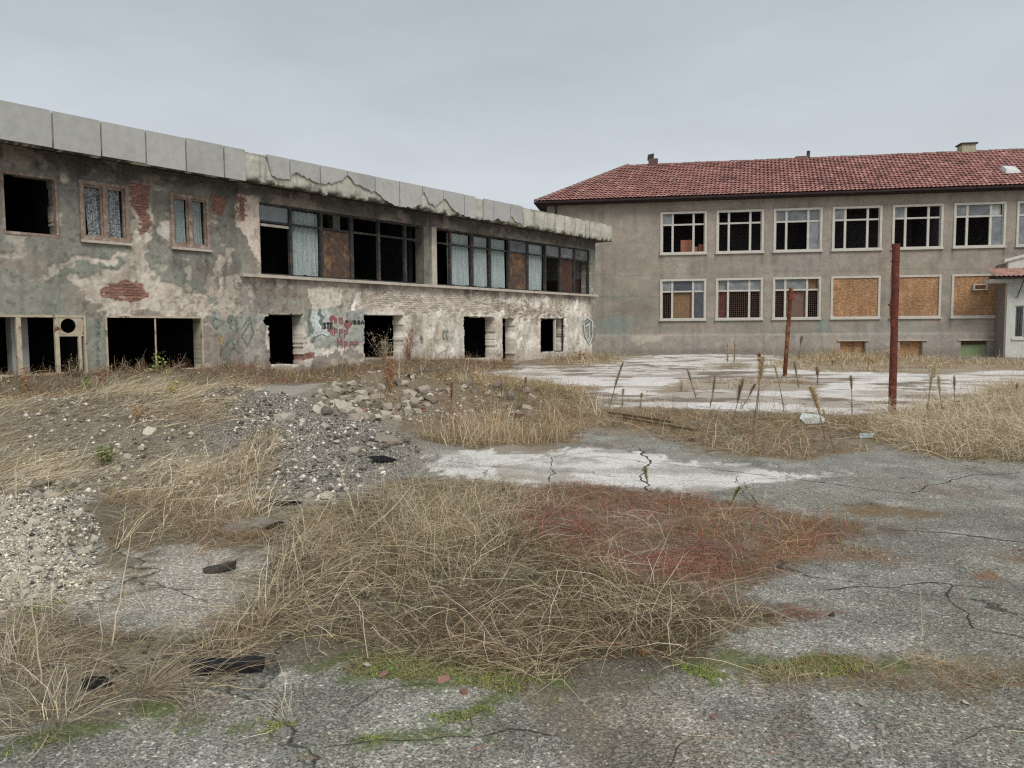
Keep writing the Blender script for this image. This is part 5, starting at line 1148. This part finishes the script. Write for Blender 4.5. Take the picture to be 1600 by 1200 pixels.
def grass(F, P, dens, L, lean, droop, wd, pal, az=None, clump=None, var=.22, tuft=None, curve=.15, zoff=0., lift=None, edge=1., floor_only=False):
    q = scatter(P, dens, clump, edge)
    if tuft:                                   # many stems from one root, spreading outwards
        m, sp = tuft; q = np.repeat(q, m, 0) ; th = RNG.uniform(0, 6.283, len(q)); rr_ = RNG.random(len(q)) ** .6 * sp; q = q + np.stack([np.cos(th), np.sin(th)], -1) * rr_[:, None]
    n = len(q)
    if n == 0: return F
    a = RNG.uniform(0, 6.283, n) if az is None else RNG.normal(az[0], az[1], n)
    if tuft and az is None: a = th + RNG.normal(0, .6, n)
    le = np.clip(RNG.normal(lean[0], lean[1], n), 0, 1.53); ln = L[0] + (L[1] - L[0]) * RNG.random(n) ** 1.5
    z = gh(q[:, 0], q[:, 1]) + zoff
    if lift is not None: z = z + lift(q[:, 0], q[:, 1]) * RNG.random(n)
    if tuft: c = np.repeat(cols(pal, n // tuft[0] + 1, var * .6), tuft[0], 0)[:n] * RNG.uniform(.8, 1.2, (n, 1))
    else: c = cols(pal, n, var, q)
    return F.add(*blades(q[:, 0], q[:, 1], z, a, le, ln, RNG.uniform(droop[0], droop[1], n), RNG.uniform(wd[0], wd[1], n), c, RNG.normal(0, curve, n)))
R = math.radians
def P_(k_): return gm[k_].P
def hump(px, py, rad, h):
    c = ground(px, py); return lambda x, y: h * np.exp(-((x - c[0]) ** 2 + (y - c[1]) ** 2) / rad ** 2)
# the big tangled mass in the near middle
hl = lambda x, y: hump(690, 890, .75, .20)(x, y) + hump(930, 960, .5, .06)(x, y) + hump(480, 930, .4, .1)(x, y)
F = Field()
grass(F, gpoly([(560, 1000), (700, 930), (900, 900), (1060, 930), (1130, 980), (1050, 1060), (880, 1075), (700, 1040)]), 1500, (.06, .22), (R(66), R(20)), (0, .6), (.0018, .004), ['dark', 'olive', 'dark', 'brown', 'redd'], lift=lambda x, y: hl(x, y) * 1.05, edge=2.)
grass(F, P_('weeds'), 900, (.02, .07), (R(70), R(20)), (0, .3), (.004, .009), ['brown', 'tan', 'olive', 'straw', 'dark'], lift=hl)
grass(F, P_('weeds'), 2700, (.06, .22), (R(68), R(20)), (0, .5), (.0018, .004), ['dark', 'olive', 'brown', 'tan', 'olive', 'brown', 'olive', 'straw'], lift=hl, edge=2.2)
grass(F, P_('weeds'), 900, (.15, .48), (R(64), R(20)), (.1, 1.0), (.0018, .004), ['tan', 'olive', 'straw', 'straw', 'rust', 'grey', 'gold', 'straw'], clump=(1.6, .46, .12), curve=.25, lift=hl, edge=1.5)
grass(F, gpoly([(430, 860), (480, 800), (620, 755), (860, 765), (900, 800), (780, 850), (560, 860)]), 420, (.2, .5), (R(40), R(22)), (.1, .8), (.002, .0042), ['straw', 'pale', 'tan', 'straw', 'olive'], curve=.2)
grass(F, P_('weeds'), 190, (.3, .62), (R(55), R(20)), (.2, 1.1), (.0022, .0046), ['straw', 'pale', 'straw', 'tan'], curve=.2, lift=hl)
F.build('weed_tangle', 'tangled mass of dry straw and olive weeds on the near asphalt')
F = Field()
grass(F, gpoly([(560, 900), (620, 830), (720, 800), (820, 820), (860, 880), (780, 930), (640, 940)]), 640, (.22, .6), (R(32), R(22)), (.1, .8), (.002, .0044), ['straw', 'gold', 'pale', 'pale', 'straw'], curve=.2)
grass(F, gpoly([(640, 860), (700, 820), (760, 830), (740, 890)]), 700, (.2, .5), (R(24), R(18)), (.1, .6), (.002, .004), ['gold', 'orange', 'straw'], curve=.2)
grass(F, gpoly([(740, 850), (800, 800), (850, 800), (810, 850)]), 420, (.3, .5), (R(45), R(10)), (.1, .3), (.002, .004), ['pink', 'straw', 'tan'], az=(.3, .35))
F.build('straw_clump', 'tall upright straw stems rising in the middle of the weed mass')
F = Field()
grass(F, gpoly([(310, 1040), (380, 930), (430, 850), (520, 830), (520, 930), (440, 1030)]), 650, (.25, .65), (R(38), R(20)), (.1, .8), (.002, .0045), ['straw', 'pale', 'tan', 'brown'], az=(.9, .7), curve=.2)
F.build('straw_clump', 'pale leaning straw stems between the pinkish slab and weed mass')
# red herb mats
F = Field()
grass(F, P_('red'), 2300, (.04, .16), (R(55), R(25)), (0, .6), (.0018, .004), ['redd', 'olive', 'red', 'rust', 'tan', 'red', 'brown', 'rust', 'olive'], clump=(2.2, .42, .14), edge=2., lift=lambda x, y: .08 * fbm(x * 3, y * 3, 3, 3))
grass(F, P_('red'), 230, (.15, .4), (R(62), R(18)), (.1, .9), (.0018, .0036), ['straw', 'tan', 'olive', 'straw'], curve=.2, clump=(1.5, .45, .1))
grass(F, P_('red'), 520, (.12, .36), (R(62), R(18)), (.1, .9), (.0018, .0036), ['red', 'pink', 'tan', 'straw', 'rust'], curve=.3)
grass(F, gpoly([(1000, 870), (1120, 850), (1190, 870), (1170, 905), (1040, 900)]), 1300, (.1, .3), (R(68), R(12)), (.1, .9), (.002, .004), ['red', 'pink', 'red', 'redd'], curve=.3)
grass(F, gpoly([(1180, 845), (1300, 832), (1420, 865), (1400, 885), (1280, 890), (1200, 880)]), 900, (.03, .14), (R(60), R(22)), (0, .6), (.0018, .0036), ['rust', 'red', 'orange', 'brown', 'tan'])
grass(F, P_('red2'), 2600, (.04, .16), (R(60), R(20)), (0, .5), (.0018, .0036), ['red', 'redd', 'brown', 'olive'])
grass(F, gpoly([(1010, 800), (1200, 800), (1390, 828), (1240, 850), (1080, 840)]), 1300, (.05, .18), (R(50), R(25)), (0, .5), (.002, .004), ['gold', 'rust', 'olive', 'orange'])
F.build('red_herb_mat', 'dark red herb mat growing over the asphalt right of the weeds')
F = Field()
for k_, pal in (('orange', ['orange', 'rust', 'brown', 'gold']), ('low1', ['brown', 'rust', 'olive']), ('low2', ['rust', 'redd', 'brown']), ('low3', ['brown', 'redd', 'dark'])):
    grass(F, P_(k_), 2400, (.02, .08), (R(55), R(25)), (0, .5), (.002, .005), pal)
F.build('low_herb_patches', 'low orange and rust herb patches on the right hand asphalt')
# right strip, moss
F = Field()
grass(F, P_('brownstrip'), 4200, (.03, .16), (R(64), R(20)), (0, .6), (.0014, .003), ['brown', 'olive', 'rust', 'tan', 'olive', 'straw'], clump=(2.5, .42, .1), edge=.4)
grass(F, gpoly([(1400, 1030), (1460, 1020), (1540, 1040), (1530, 1100), (1450, 1080)]), 2600, (.06, .2), (R(55), R(20)), (0, .7), (.0016, .0032), ['orange', 'rust', 'tan', 'gold'])
grass(F, P_('dirt1'), 900, (.03, .14), (R(66), R(18)), (0, .6), (.0014, .003), ['olive', 'tan', 'brown'], clump=(3, .5, .1))
F.build('creeping_grass', 'brown creeping grass strip along a seam in the near asphalt')
F = Field()
for k_ in ('moss1', 'moss2', 'moss3', 'moss4', 'moss5', 'moss6', 'moss7'):
    grass(F, P_(k_), 26000 if k_ != 'moss7' else 6000, (.006, .024), (R(45), R(30)), (0, .6), (.003, .007), ['green', 'lime', 'lime', 'olive'], clump=(6, .44, .05), edge=.25)
grass(F, P_('moss2'), 5000, (.02, .07), (R(50), R(25)), (0, .7), (.0015, .0035), ['green', 'lime', 'olive', 'tan'], edge=.3)
grass(F, P_('moss1'), 3500, (.02, .06), (R(50), R(25)), (0, .7), (.0015, .0035), ['green', 'lime', 'olive', 'tan'], edge=.3)
F.build('moss', 'green moss and seedlings along cracks of the near asphalt', 'moss')
# near left fan and its neighbours
F = Field()
grass(F, P_('frontleft'), 900, (.12, .4), (R(64), R(18)), (.1, .9), (.0018, .004), ['tan', 'brown', 'straw', 'olive', 'grey'], curve=.3)
grass(F, P_('frontleft'), 420, (.25, .5), (R(50), R(20)), (.1, .9), (.002, .004), ['straw', 'pale', 'grey'], curve=.35, clump=(2, .5, .1))
F.build('weed_tangle', 'thin grey brown weeds spread over the near left asphalt')
def fan(u, v, n, L, lean, pal, label, az=None, wd=(.0022, .0045), sp=.05, droop=(.1, .7), name='grass_tussock', cat='grass tussock', curve=.15):
    p = ground(u, v); z0 = float(gh(p[0], p[1])); th = RNG.uniform(0, 6.283, n) if az is None else RNG.normal(az[0], az[1], n); rr_ = sp * np.sqrt(RNG.random(n))
    x = p[0] + np.cos(th) * rr_; y = p[1] + np.sin(th) * rr_
    F = Field().add(*blades(x, y, np.full(n, z0 - .01), th + RNG.normal(0, .3, n), np.clip(np.abs(RNG.normal(lean[0], lean[1], n)), 0, 1.5), RNG.uniform(L[0], L[1], n), RNG.uniform(droop[0], droop[1], n), RNG.uniform(wd[0], wd[1], n), cols(pal, n), RNG.normal(0, curve, n)))
    return F.build(name, label, cat, 'thing', loc=(p[0], p[1], z0))
fan(75, 1135, 170, (.12, .46), (R(48), R(28)), ['pale', 'straw', 'grey', 'tan', 'grey', 'olive'], 'biggest pale straw tussock fanning out at the lower left corner', sp=.12, curve=.4)
fan(215, 1085, 150, (.15, .4), (R(60), R(16)), ['grey', 'tan', 'straw'], 'grey tussock right of the corner tussock', az=(.2, .8), sp=.06)
fan(20, 1050, 150, (.2, .45), (R(48), R(20)), ['straw', 'tan', 'pale'], 'straw tussock at the left edge above the corner tussock', sp=.08)
fan(460, 1125, 30, (.12, .42), (R(42), R(22)), ['pale', 'straw', 'grey'], 'sparse pale tussock standing alone on the near asphalt', az=(2.4, .9), sp=.08, curve=.3)
fan(300, 1075, 70, (.15, .4), (R(58), R(16)), ['tan', 'straw', 'brown'], 'thin tussock just before the black tarred board', az=(-.5, 1.0), sp=.06)
def stick(u0, v0, u1, v1, r_, label, mat, lift=0.):
    a = at_px(u0, v0); rr_ = ray(u1, v1); t = (a[1] + lift) / rr_[1]; b = CAMC + rr_ * t; m = MB(); n = 8; d = b - a
    m.tube([tuple(d * k / n + np.array([random.uniform(-.006, .006), 0, random.uniform(-.006, .006) + .012 * math.sin(k)])) for k in range(n + 1)], [r_ * (1 - .6 * k / n) for k in range(n + 1)], 6)
    return tag(m.build('dry_stick', mat, None, loc=tuple(a)), label, 'stick')
M_STICK = mat_plain('pale_dry_stem', srgb(206, 190, 160) * 1.1, scale=20, amt=.2, bump=0)
stick(562, 845, 643, 762, .006, 'thick pale stem leaning right out of the weed mass', M_STICK, .25)
stick(66, 1070, 49, 925, .004, 'tall pale stem standing near the lower left corner', M_STICK)
stick(175, 1010, 205, 840, .004, 'tall bent stem beside the cream gravel', M_STICK, .3)
stick(490, 830, 545, 720, .004, 'thin bent stem standing before the grey gravel', M_STICK, .2)
stick(560, 820, 525, 715, .004, 'thin stem leaning left before the grey gravel', M_STICK, .2)
stick(1440, 1000, 1438, 930, .0025, 'hair thin pale stem alone on the right hand asphalt', M_STICK)
# left heap: long lodged grass combed to the upper right
KB = 1.6
F = Field()
grass(F, P_('heapgrass'), 620, (.2, .75), (R(60), R(16)), (.1, .5), (.003, .006), ['straw', 'grey', 'olive', 'pale', 'tan'], az=(.4, .6), clump=(1.1, .44, .12))
grass(F, P_('heapgrass'), 800, (.12, .3), (R(66), R(14)), (.1, .5), (.0028, .005), ['olive', 'grey', 'tan', 'brown', 'grey'], az=(.4, 1.2), clump=(1.6, .46, .12))
F.build('lodged_grass', 'long lodged grass combed flat over the left heap')
F = Field()
grass(F, P_('leftgrass'), 420, (.3, .75), (R(42), R(15)), (.1, .7), (.0025, .005), ['straw', 'pale', 'grey', 'tan', 'olive'], az=(.7, .8), clump=(1.4, .45, .12), curve=.2)
grass(F, P_('leftgrass'), 1100, (.1, .3), (R(62), R(18)), (0, .7), (.0022, .0045), ['brown', 'olive', 'tan', 'grey', 'brown'])
grass(F, gpoly([(210, 880), (230, 820), (330, 800), (420, 830), (400, 860), (300, 870)]), 1300, (.08, .25), (R(60), R(20)), (0, .7), (.002, .004), ['brown', 'brown', 'tan', 'redd', 'grey'])
F.build('straw_grass', 'dry straw grass leaning right between the cream and grey gravel')
F = Field()
grass(F, P_('cream_gravel'), 90, (.15, .4), (R(50), R(20)), (.1, .7), (.0022, .004), ['straw', 'tan'], curve=.2)
grass(F, P_('grey_gravel'), 110, (.12, .35), (R(40), R(22)), (.1, .7), (.0028, .005), ['straw', 'tan', 'olive'], clump=(1.0, .55, .1))
grass(F, gpoly([(230, 690), (330, 660), (420, 680), (420, 760), (300, 790), (230, 760)]), 420, (.12, .4), (R(55), R(18)), (.1, .7), (.0028, .005), ['olive', 'tan', 'brown', 'straw'], clump=(1.1, .5, .1))
F.build('sparse_grass', 'sparse dry blades growing through the gravel')
F = Field()
grass(F, P_('slab'), 60, (.15, .45), (R(45), R(20)), (.1, .7), (.0018, .0035), ['straw', 'brown', 'tan'], curve=.25)
F.build('sparse_grass', 'few dry blades growing out of the pinkish slab')
KB = 1.3
# middle: around the rubble heap
F = Field()
grass(F, P_('midgrass'), 330, (.15, .5), (R(42), R(22)), (.1, .7), (.004, .009), ['tan', 'straw', 'olive', 'brown', 'gold'], clump=(.8, .46, .12))
grass(F, P_('midgrass'), 380, (.08, .22), (R(60), R(20)), (0, .6), (.004, .008), ['brown', 'olive', 'tan'], clump=(.8, .42, .12))
grass(F, gpoly([(640, 695), (660, 672), (760, 668), (870, 670), (900, 690), (840, 704), (700, 704)]), 900, (.2, .6), (R(30), R(18)), (.1, .6), (.0035, .007), ['gold', 'orange', 'straw', 'straw', 'tan'], clump=(1.0, .42, .15))
grass(F, gpoly([(680, 690), (700, 670), (720, 670), (715, 690)]), 900, (.5, 1.05), (R(12), R(9)), (.05, .3), (.004, .007), ['orange', 'gold', 'rust'])
F.build('straw_grass', 'orange straw grass in front of and over the rubble heap')
F = Field()
grass(F, P_('midstrip'), 330, (.12, .42), (R(52), R(20)), (.1, .7), (.004, .008), ['tan', 'straw', 'brown', 'olive'], clump=(.9, .46, .12))
grass(F, P_('midstrip'), 480, (.05, .18), (R(64), R(18)), (0, .6), (.004, .008), ['brown', 'tan', 'rust', 'olive'])
F.build('straw_grass', 'brown grass strip before the pale concrete yard')
F = Field()
grass(F, P_('rightclump'), 130, (.35, .95), (R(46), R(16)), (.1, .9), (.0035, .0075), ['straw', 'pale', 'tan', 'straw'], tuft=(4, .22), clump=(.7, .43, .15), curve=.25)
grass(F, P_('rightclump'), 700, (.15, .4), (R(60), R(18)), (.1, .8), (.0035, .007), ['olive', 'tan', 'brown', 'straw'], clump=(.7, .38, .15), curve=.25)
F.build('straw_grass', 'thick pale straw clump around the taller rusty post')
# beneath the derelict wall and far away
F = Field()
grass(F, P_('bank'), 60, (.2, .6), (R(32), R(20)), (.1, .6), (.008, .016), ['tan', 'straw', 'olive', 'brown', 'dark', 'rust'])
grass(F, P_('bank'), 110, (.1, .28), (R(52), R(20)), (.0, .6), (.008, .018), ['brown', 'dark', 'olive', 'tan', 'rust'])
grass(F, P_('path'), 16, (.1, .4), (R(40), R(20)), (.1, .6), (.006, .012), ['tan', 'straw', 'olive'], clump=(.35, .53, .06))
grass(F, gpoly([(-60, 640), (100, 612), (300, 606), (420, 600), (420, 610), (240, 622), (60, 645)]), 60, (.1, .4), (R(45), R(20)), (.1, .6), (.007, .014), ['straw', 'tan', 'gold', 'olive'], clump=(.4, .5, .1))
F.build('wall_foot_weeds', 'dead weeds along the foot of the derelict wall')
F = Field()
for k_ in ('farbase', 'farleft'): grass(F, P_(k_), 34, (.2, .75), (R(30), R(18)), (.1, .5), (.014, .028), ['straw', 'tan', 'gold', 'tan'], clump=(.3, .46, .12))
for k_ in ('far2', 'far3', 'far4'): grass(F, P_(k_), 60, (.08, .34), (R(45), R(18)), (.1, .5), (.01, .02), ['straw', 'tan', 'rust', 'brown'], clump=(.4, .42, .15))
grass(F, P_('yard'), 6, (.05, .25), (R(50), R(18)), (.1, .5), (.012, .024), ['tan', 'brown', 'olive'], clump=(.35, .58, .04))
F.build('far_grass', 'thin straw growing in the pale concrete yard and at the taupe wall')

F = Field()
near_ = gpoly([(-150, 1040), (500, 1060), (1000, 1040), (1250, 860), (1400, 760), (1700, 740), (1900, 1000), (1750, 1240), (-150, 1240)])
grass(F, near_, 150, (.015, .09), (R(84), R(8)), (0, .4), (.0014, .0034), ['straw', 'tan', 'brown', 'dark', 'rust'], clump=(1.5, .5, .15), floor_only=True)
grass(F, near_, 26, (.04, .2), (R(80), R(8)), (0, .5), (.0014, .003), ['straw', 'tan', 'brown'], clump=(1.2, .52, .1), curve=.4)
F.build('dry_litter', 'bits of dead stem strewn over the near asphalt', 'litter')
F = Field()
for k_ in ('midstrip', 'rightclump'): grass(F, P_(k_), 22, (.25, .85), (R(28), R(18)), (.05, .6), (.004, .008), ['straw', 'pale', 'tan', 'grey'], tuft=(5, .2), clump=(.6, .54, .06))
grass(F, P_('midgrass'), 14, (.3, .8), (R(22), R(14)), (.05, .5), (.005, .009), ['straw', 'pale', 'tan', 'orange'], tuft=(5, .12), clump=(.5, .48, .1))
F.build('straw_tufts', 'loose tall straw tufts between the posts and the rubble heap')

# ------------------------------------------------------------------ single plants
M_STALK = mat_plain('dry_stalk', srgb(128, 110, 84) * 1.1, scale=20, amt=.25, bump=0)
def stalk(u0, v0, u1, v1, head, hpx, label, pal, group=None, dens=1.0):
    a = at_px(u0, v0); r = ray(u1, v1); b = CAMC + r * (a[1] / r[1]); D = a[1]; d = b - a; L_ = float(np.linalg.norm(d))
    e = empty('dry_stalk', a, 0, label, 'dry plant', group); n = 8; bend = random.uniform(-.03, .03) * L_
    P = lambda t: d * t + np.array([bend * math.sin(t * 3.14), .0, 0])
    rs = .9 * D / FPX
    MB().tube([tuple(P(k / n) - np.array([0, 0, .03 * (k == 0)])) for k in range(n + 1)], [rs * (1 - .5 * k / n) for k in range(n + 1)], 5).build('stem', M_STALK, e)
    m = int(420 * dens); t = 1 - head * RNG.random(m); hw = hpx * D / FPX * .62
    base = np.array([P(q) for q in t]); az = RNG.uniform(0, 6.283, m); prof_ = np.sin(np.clip((1 - t) / head * 2.9 + .25, 0, 3.1)) ** .7
    F = Field().add(*blades(base[:, 0], base[:, 1], base[:, 2], az, RNG.uniform(.2, .75, m), hw * prof_ * RNG.uniform(.5, 1.9, m) + .006, RNG.uniform(0, .4, m), np.full(m, hw * .13 + .002), cols(pal, m, .3), RNG.normal(0, .2, m), K=2, floor=-9))
    o = link('seed_head', npmesh('seed_head', np.concatenate(F.v), np.concatenate(F.f), np.concatenate(F.c)), M_BLADE, e)
    # dry lower leaves
    m = 22; t = .05 + .3 * RNG.random(m); base = np.array([P(q) for q in t])
    V, Fc, Cc = blades(base[:, 0], base[:, 1], base[:, 2], RNG.uniform(0, 6.28, m), RNG.uniform(.4, 1.2, m), RNG.uniform(.08, .2, m) * L_, RNG.uniform(.2, 1, m), np.full(m, .012 * D / 14), cols(['brown', 'tan', 'olive'], m), K=3, floor=-9)
    link('dry_leaves', npmesh('dry_leaves', V, Fc, Cc), M_BLADE, e)
    return e
GD = ['tan', 'grey', 'tan', 'brown']; GS = ['straw', 'gold', 'pale']
for a_ in ((951, 640, 974, 567, .62, 8, 'tallest left dry spike leaning right against the pale concrete', GD), (972, 638, 974, 609, .4, 6, 'short dry spike just right of the tall leaning one', GS), (1000, 638, 1003, 616, .4, 6, 'shortest dry spike in the left group', GS),
           (1088, 622, 1074, 578, .5, 6, 'dry spike leaning left in front of the concrete yard', GD), (1109, 638, 1117, 589, .65, 7, 'upright grey spike right of the left leaning one', GD), (1143, 668, 1161, 594, .5, 11, 'bushy headed dark spike leaning right before the far post', GD),
           (1157, 640, 1181, 601, .45, 7, 'thin bowed stalk beside the bushy dark spike', GD), (1175, 680, 1192, 560, .35, 16, 'tall reed with broad straw plume left of the far post', GS), (1183, 640, 1186, 555, .2, 9, 'red brown topped stalk behind the straw plume', ['rust', 'redd', 'brown']),
           (1225, 642, 1210, 572, .3, 6, 'slender stalk leaning left under the far post', GS), (1249, 606, 1241, 566, .6, 7, 'dark spike just right of the far rusty post', GD), (1290, 690, 1266, 606, .5, 17, 'broad straw plume leaning left over the white bent sheet', GS),
           (1302, 700, 1285, 640, .5, 7, 'thin straw stalk under the broad leaning plume', GS), (1331, 652, 1329, 588, .35, 7, 'upright stalk between the posts', GD), (1278, 602, 1276, 575, .6, 9, 'small bush like spike far between the posts', GD),
           (1448, 650, 1457, 580, .5, 7, 'dry spike right of the taller post, leaning right', GS), (1475, 652, 1466, 588, .45, 8, 'straw spike right of the taller post, leaning left', GS), (1495, 650, 1491, 588, .4, 6, 'third thin spike right of the taller post', GD),
           (1586, 622, 1590, 600, .5, 6, 'small spike at the right picture edge', GD), (1137, 566, 1137, 536, .7, 6, 'left of two short spikes at the taupe wall', GS), (1147, 566, 1148, 534, .6, 6, 'right of two short spikes at the taupe wall', GS),
           (1248, 562, 1253, 526, .4, 6, 'dark spike at the taupe wall behind the far post', GD), (1376, 606, 1368, 612, .5, 6, 'tiny spike bending left beside the taller post', GD), (785, 655, 783, 600, .3, 5, 'thin upright twig on the rubble, left one', GD), (812, 640, 822, 590, .3, 5, 'thin upright twig on the rubble, right one', GD),
           (700, 660, 706, 598, .5, 9, 'orange brown plume on the rubble heap', ['orange', 'rust', 'tan']), (1012, 755, 1008, 730, .9, 7, 'small green tuft in the crack of the white strip', ['green', 'lime', 'olive']), (1140, 790, 1156, 762, .7, 8, 'lime green seedling at the back of the red mat', ['lime', 'green', 'gold'])):
    stalk(*a_)
def shrub(u, v, hpx, wpx, n, pal, label, name='dead_shrub', cat='shrub', leaf=None, twig=(.5, 1.), z=None, base=None):
    a = at_px(u, v) if base is None else np.array(base); D = a[1]; h = hpx * D / FPX; w_ = wpx * D / FPX
    e = empty(name, a, 0, label, cat); F = Field(); wd = .8 * D / FPX
    k_ = max(6, n // 12); az = RNG.uniform(0, 6.28, k_); le = np.abs(RNG.normal(0, math.atan2(w_ * .5, h), k_)); ln = h * RNG.uniform(.6, 1.05, k_)
    F.add(*blades(np.zeros(k_), np.zeros(k_), np.zeros(k_), az, le, ln, RNG.uniform(-.1, .4, k_), np.full(k_, wd * 1.8), cols(pal, k_), RNG.normal(0, .15, k_), floor=-9))
    j = RNG.integers(0, k_, n); t = RNG.uniform(.25, 1, n); bx_ = np.cos(az[j]) * np.sin(le[j]) * ln[j] * t; by_ = np.sin(az[j]) * np.sin(le[j]) * ln[j] * t; bz_ = np.cos(le[j]) * ln[j] * t
    F.add(*blades(bx_, by_, bz_, RNG.uniform(0, 6.28, n), RNG.uniform(.2, 1.3, n), h * RNG.uniform(.1, .32, n) * (1.15 - t), RNG.uniform(-.2, .5, n), np.full(n, wd), cols(pal, n), RNG.normal(0, .3, n), K=3, floor=-9))
    link('twigs', npmesh('twigs', np.concatenate(F.v), np.concatenate(F.f), np.concatenate(F.c)), M_BLADE, e)
    if leaf:
        pl, m, sz = leaf; t = RNG.uniform(.35, 1.05, m); j = RNG.integers(0, k_, m); F = Field(); sz = sz * D / FPX
        jx = RNG.normal(0, w_ * .12, (3, m))
        F.add(*blades(np.cos(az[j]) * np.sin(le[j]) * ln[j] * t + jx[0], np.sin(az[j]) * np.sin(le[j]) * ln[j] * t + jx[1], np.cos(le[j]) * ln[j] * t + jx[2] * .6, RNG.uniform(0, 6.28, m), RNG.uniform(.5, 1.6, m), np.full(m, sz) * RNG.uniform(.6, 1.3, m), RNG.uniform(0, .6, m), np.full(m, sz * .7), cols(pl, m, .25), K=2, floor=-9))
        link('leaves', npmesh('leaves', np.concatenate(F.v), np.concatenate(F.f), np.concatenate(F.c)), M_BLADE, e)
    return e
def wall_base(u, v, inn, z):                  # a point in or before a derelict opening
    q = LP.uv(u, v, -inn); p = LP.p + LP.d * q[0] + LP.n * inn; return np.array([p[0], p[1], z])
BR = ['redd', 'brown', 'dark', 'grey']
shrub(195, 580, 36, 60, 240, BR, 'dead reddish shrub in the left half of the wide shop window', base=wall_base(195, 580, -.35, .3))
shrub(222, 582, 30, 40, 160, BR, 'low dead shrub in the middle of the wide shop window', base=wall_base(222, 582, -.35, .3))
shrub(280, 580, 36, 46, 200, ['redd', 'grey', 'tan', 'brown'], 'dead shrub in the right half of the wide shop window', base=wall_base(280, 580, -.35, .3))
shrub(112, 585, 50, 36, 160, ['dark', 'olive', 'grey'], 'dark upright bush before the panel with the round hole', leaf=(['olive', 'dark'], 60, 3), base=wall_base(112, 585, -.5, .25))
shrub(245, 583, 52, 26, 30, ['olive', 'dark'], 'lone green weed with broad leaves before the thin window post', 'leafy_weed', 'weed', (['lime', 'green', 'lime'], 60, 5), base=wall_base(247, 583, -.8, .2))
shrub(255, 585, 18, 26, 40, ['olive'], 'low yellow green weed at the foot of the shop window', 'leafy_weed', 'weed', (['lime', 'gold', 'green'], 90, 4), base=wall_base(258, 583, -1.0, .15))
shrub(166, 590, 30, 30, 120, ['dark', 'grey', 'brown'], 'bare twiggy shrub between the two shop windows', base=wall_base(166, 590, -.6, .2))
shrub(600, 572, 64, 48, 260, ['pale', 'grey', 'tan'], 'pale bare sapling standing in the window right of the graffiti', 'sapling', 'sapling', base=wall_base(602, 562, -.3, .3))
shrub(608, 612, 62, 24, 200, ['rust', 'redd', 'orange'], 'tall russet weed stand before the window right of the graffiti', leaf=(['rust', 'brown'], 160, 3))
shrub(636, 575, 70, 40, 160, ['rust', 'tan', 'pink'], 'russet climbing twigs right of the graffiti window', base=wall_base(640, 566, -.2, .2))
shrub(135, 612, 20, 26, 30, ['olive'], 'low fresh green weed on the path left of the shop window', 'leafy_weed', 'weed', (['green', 'green', 'lime'], 90, 5))
shrub(272, 618, 22, 22, 30, ['olive', 'gold'], 'yellow green weed on top of the left heap', 'leafy_weed', 'weed', (['lime', 'gold'], 90, 5))
shrub(165, 730, 34, 50, 40, ['olive', 'dark'], 'dark green leafy weed in the lodged grass of the heap', 'leafy_weed', 'weed', (['green', 'olive', 'green'], 260, 5))
shrub(215, 660, 30, 22, 60, ['gold', 'orange'], 'orange straw tuft on the crest of the left heap', 'straw_tuft', 'grass tuft', (['gold', 'orange'], 80, 4))
shrub(40, 612, 40, 14, 30, ['tan', 'rust'], 'dry umbel weed at the left edge before the rusty post', leaf=(['pink', 'tan'], 60, 4))
shrub(160 / 1.0, 606, 40, 12, 30, ['rust', 'tan'], 'second dry umbel weed before the shop window frame', leaf=(['rust', 'tan'], 50, 4))
shrub(905, 562, 14, 30, 60, ['gold', 'olive'], 'low yellow bush at the right end of the derelict wall', 'straw_tuft', 'grass tuft', (['gold', 'olive'], 90, 4))
shrub(1460, 590, 40, 50, 200, ['tan', 'straw', 'grey'], 'brown airy bush far right before the basement windows', leaf=(['tan', 'straw'], 160, 3))
shrub(1360, 575, 30, 40, 140, ['tan', 'gold'], 'straw bush before the first basement window', leaf=(['tan', 'gold'], 120, 3))
shrub(1300, 572, 34, 40, 140, ['tan', 'gold', 'straw'], 'straw bush left of the first basement window', leaf=(['tan', 'gold'], 120, 3))
shrub(1390, 565, 26, 50, 120, ['tan', 'gold', 'straw'], 'straw bush before the second basement window', leaf=(['tan', 'straw'], 120, 3))
shrub(1066, 612, 26, 30, 160, ['straw', 'gold', 'tan'], 'wispy straw tuft in the middle of the pale concrete', 'straw_tuft', 'grass tuft')
shrub(1040, 660, 30, 44, 180, ['tan', 'brown', 'rust'], 'brown weedy tuft at the edge of the pale concrete', 'straw_tuft', 'grass tuft')
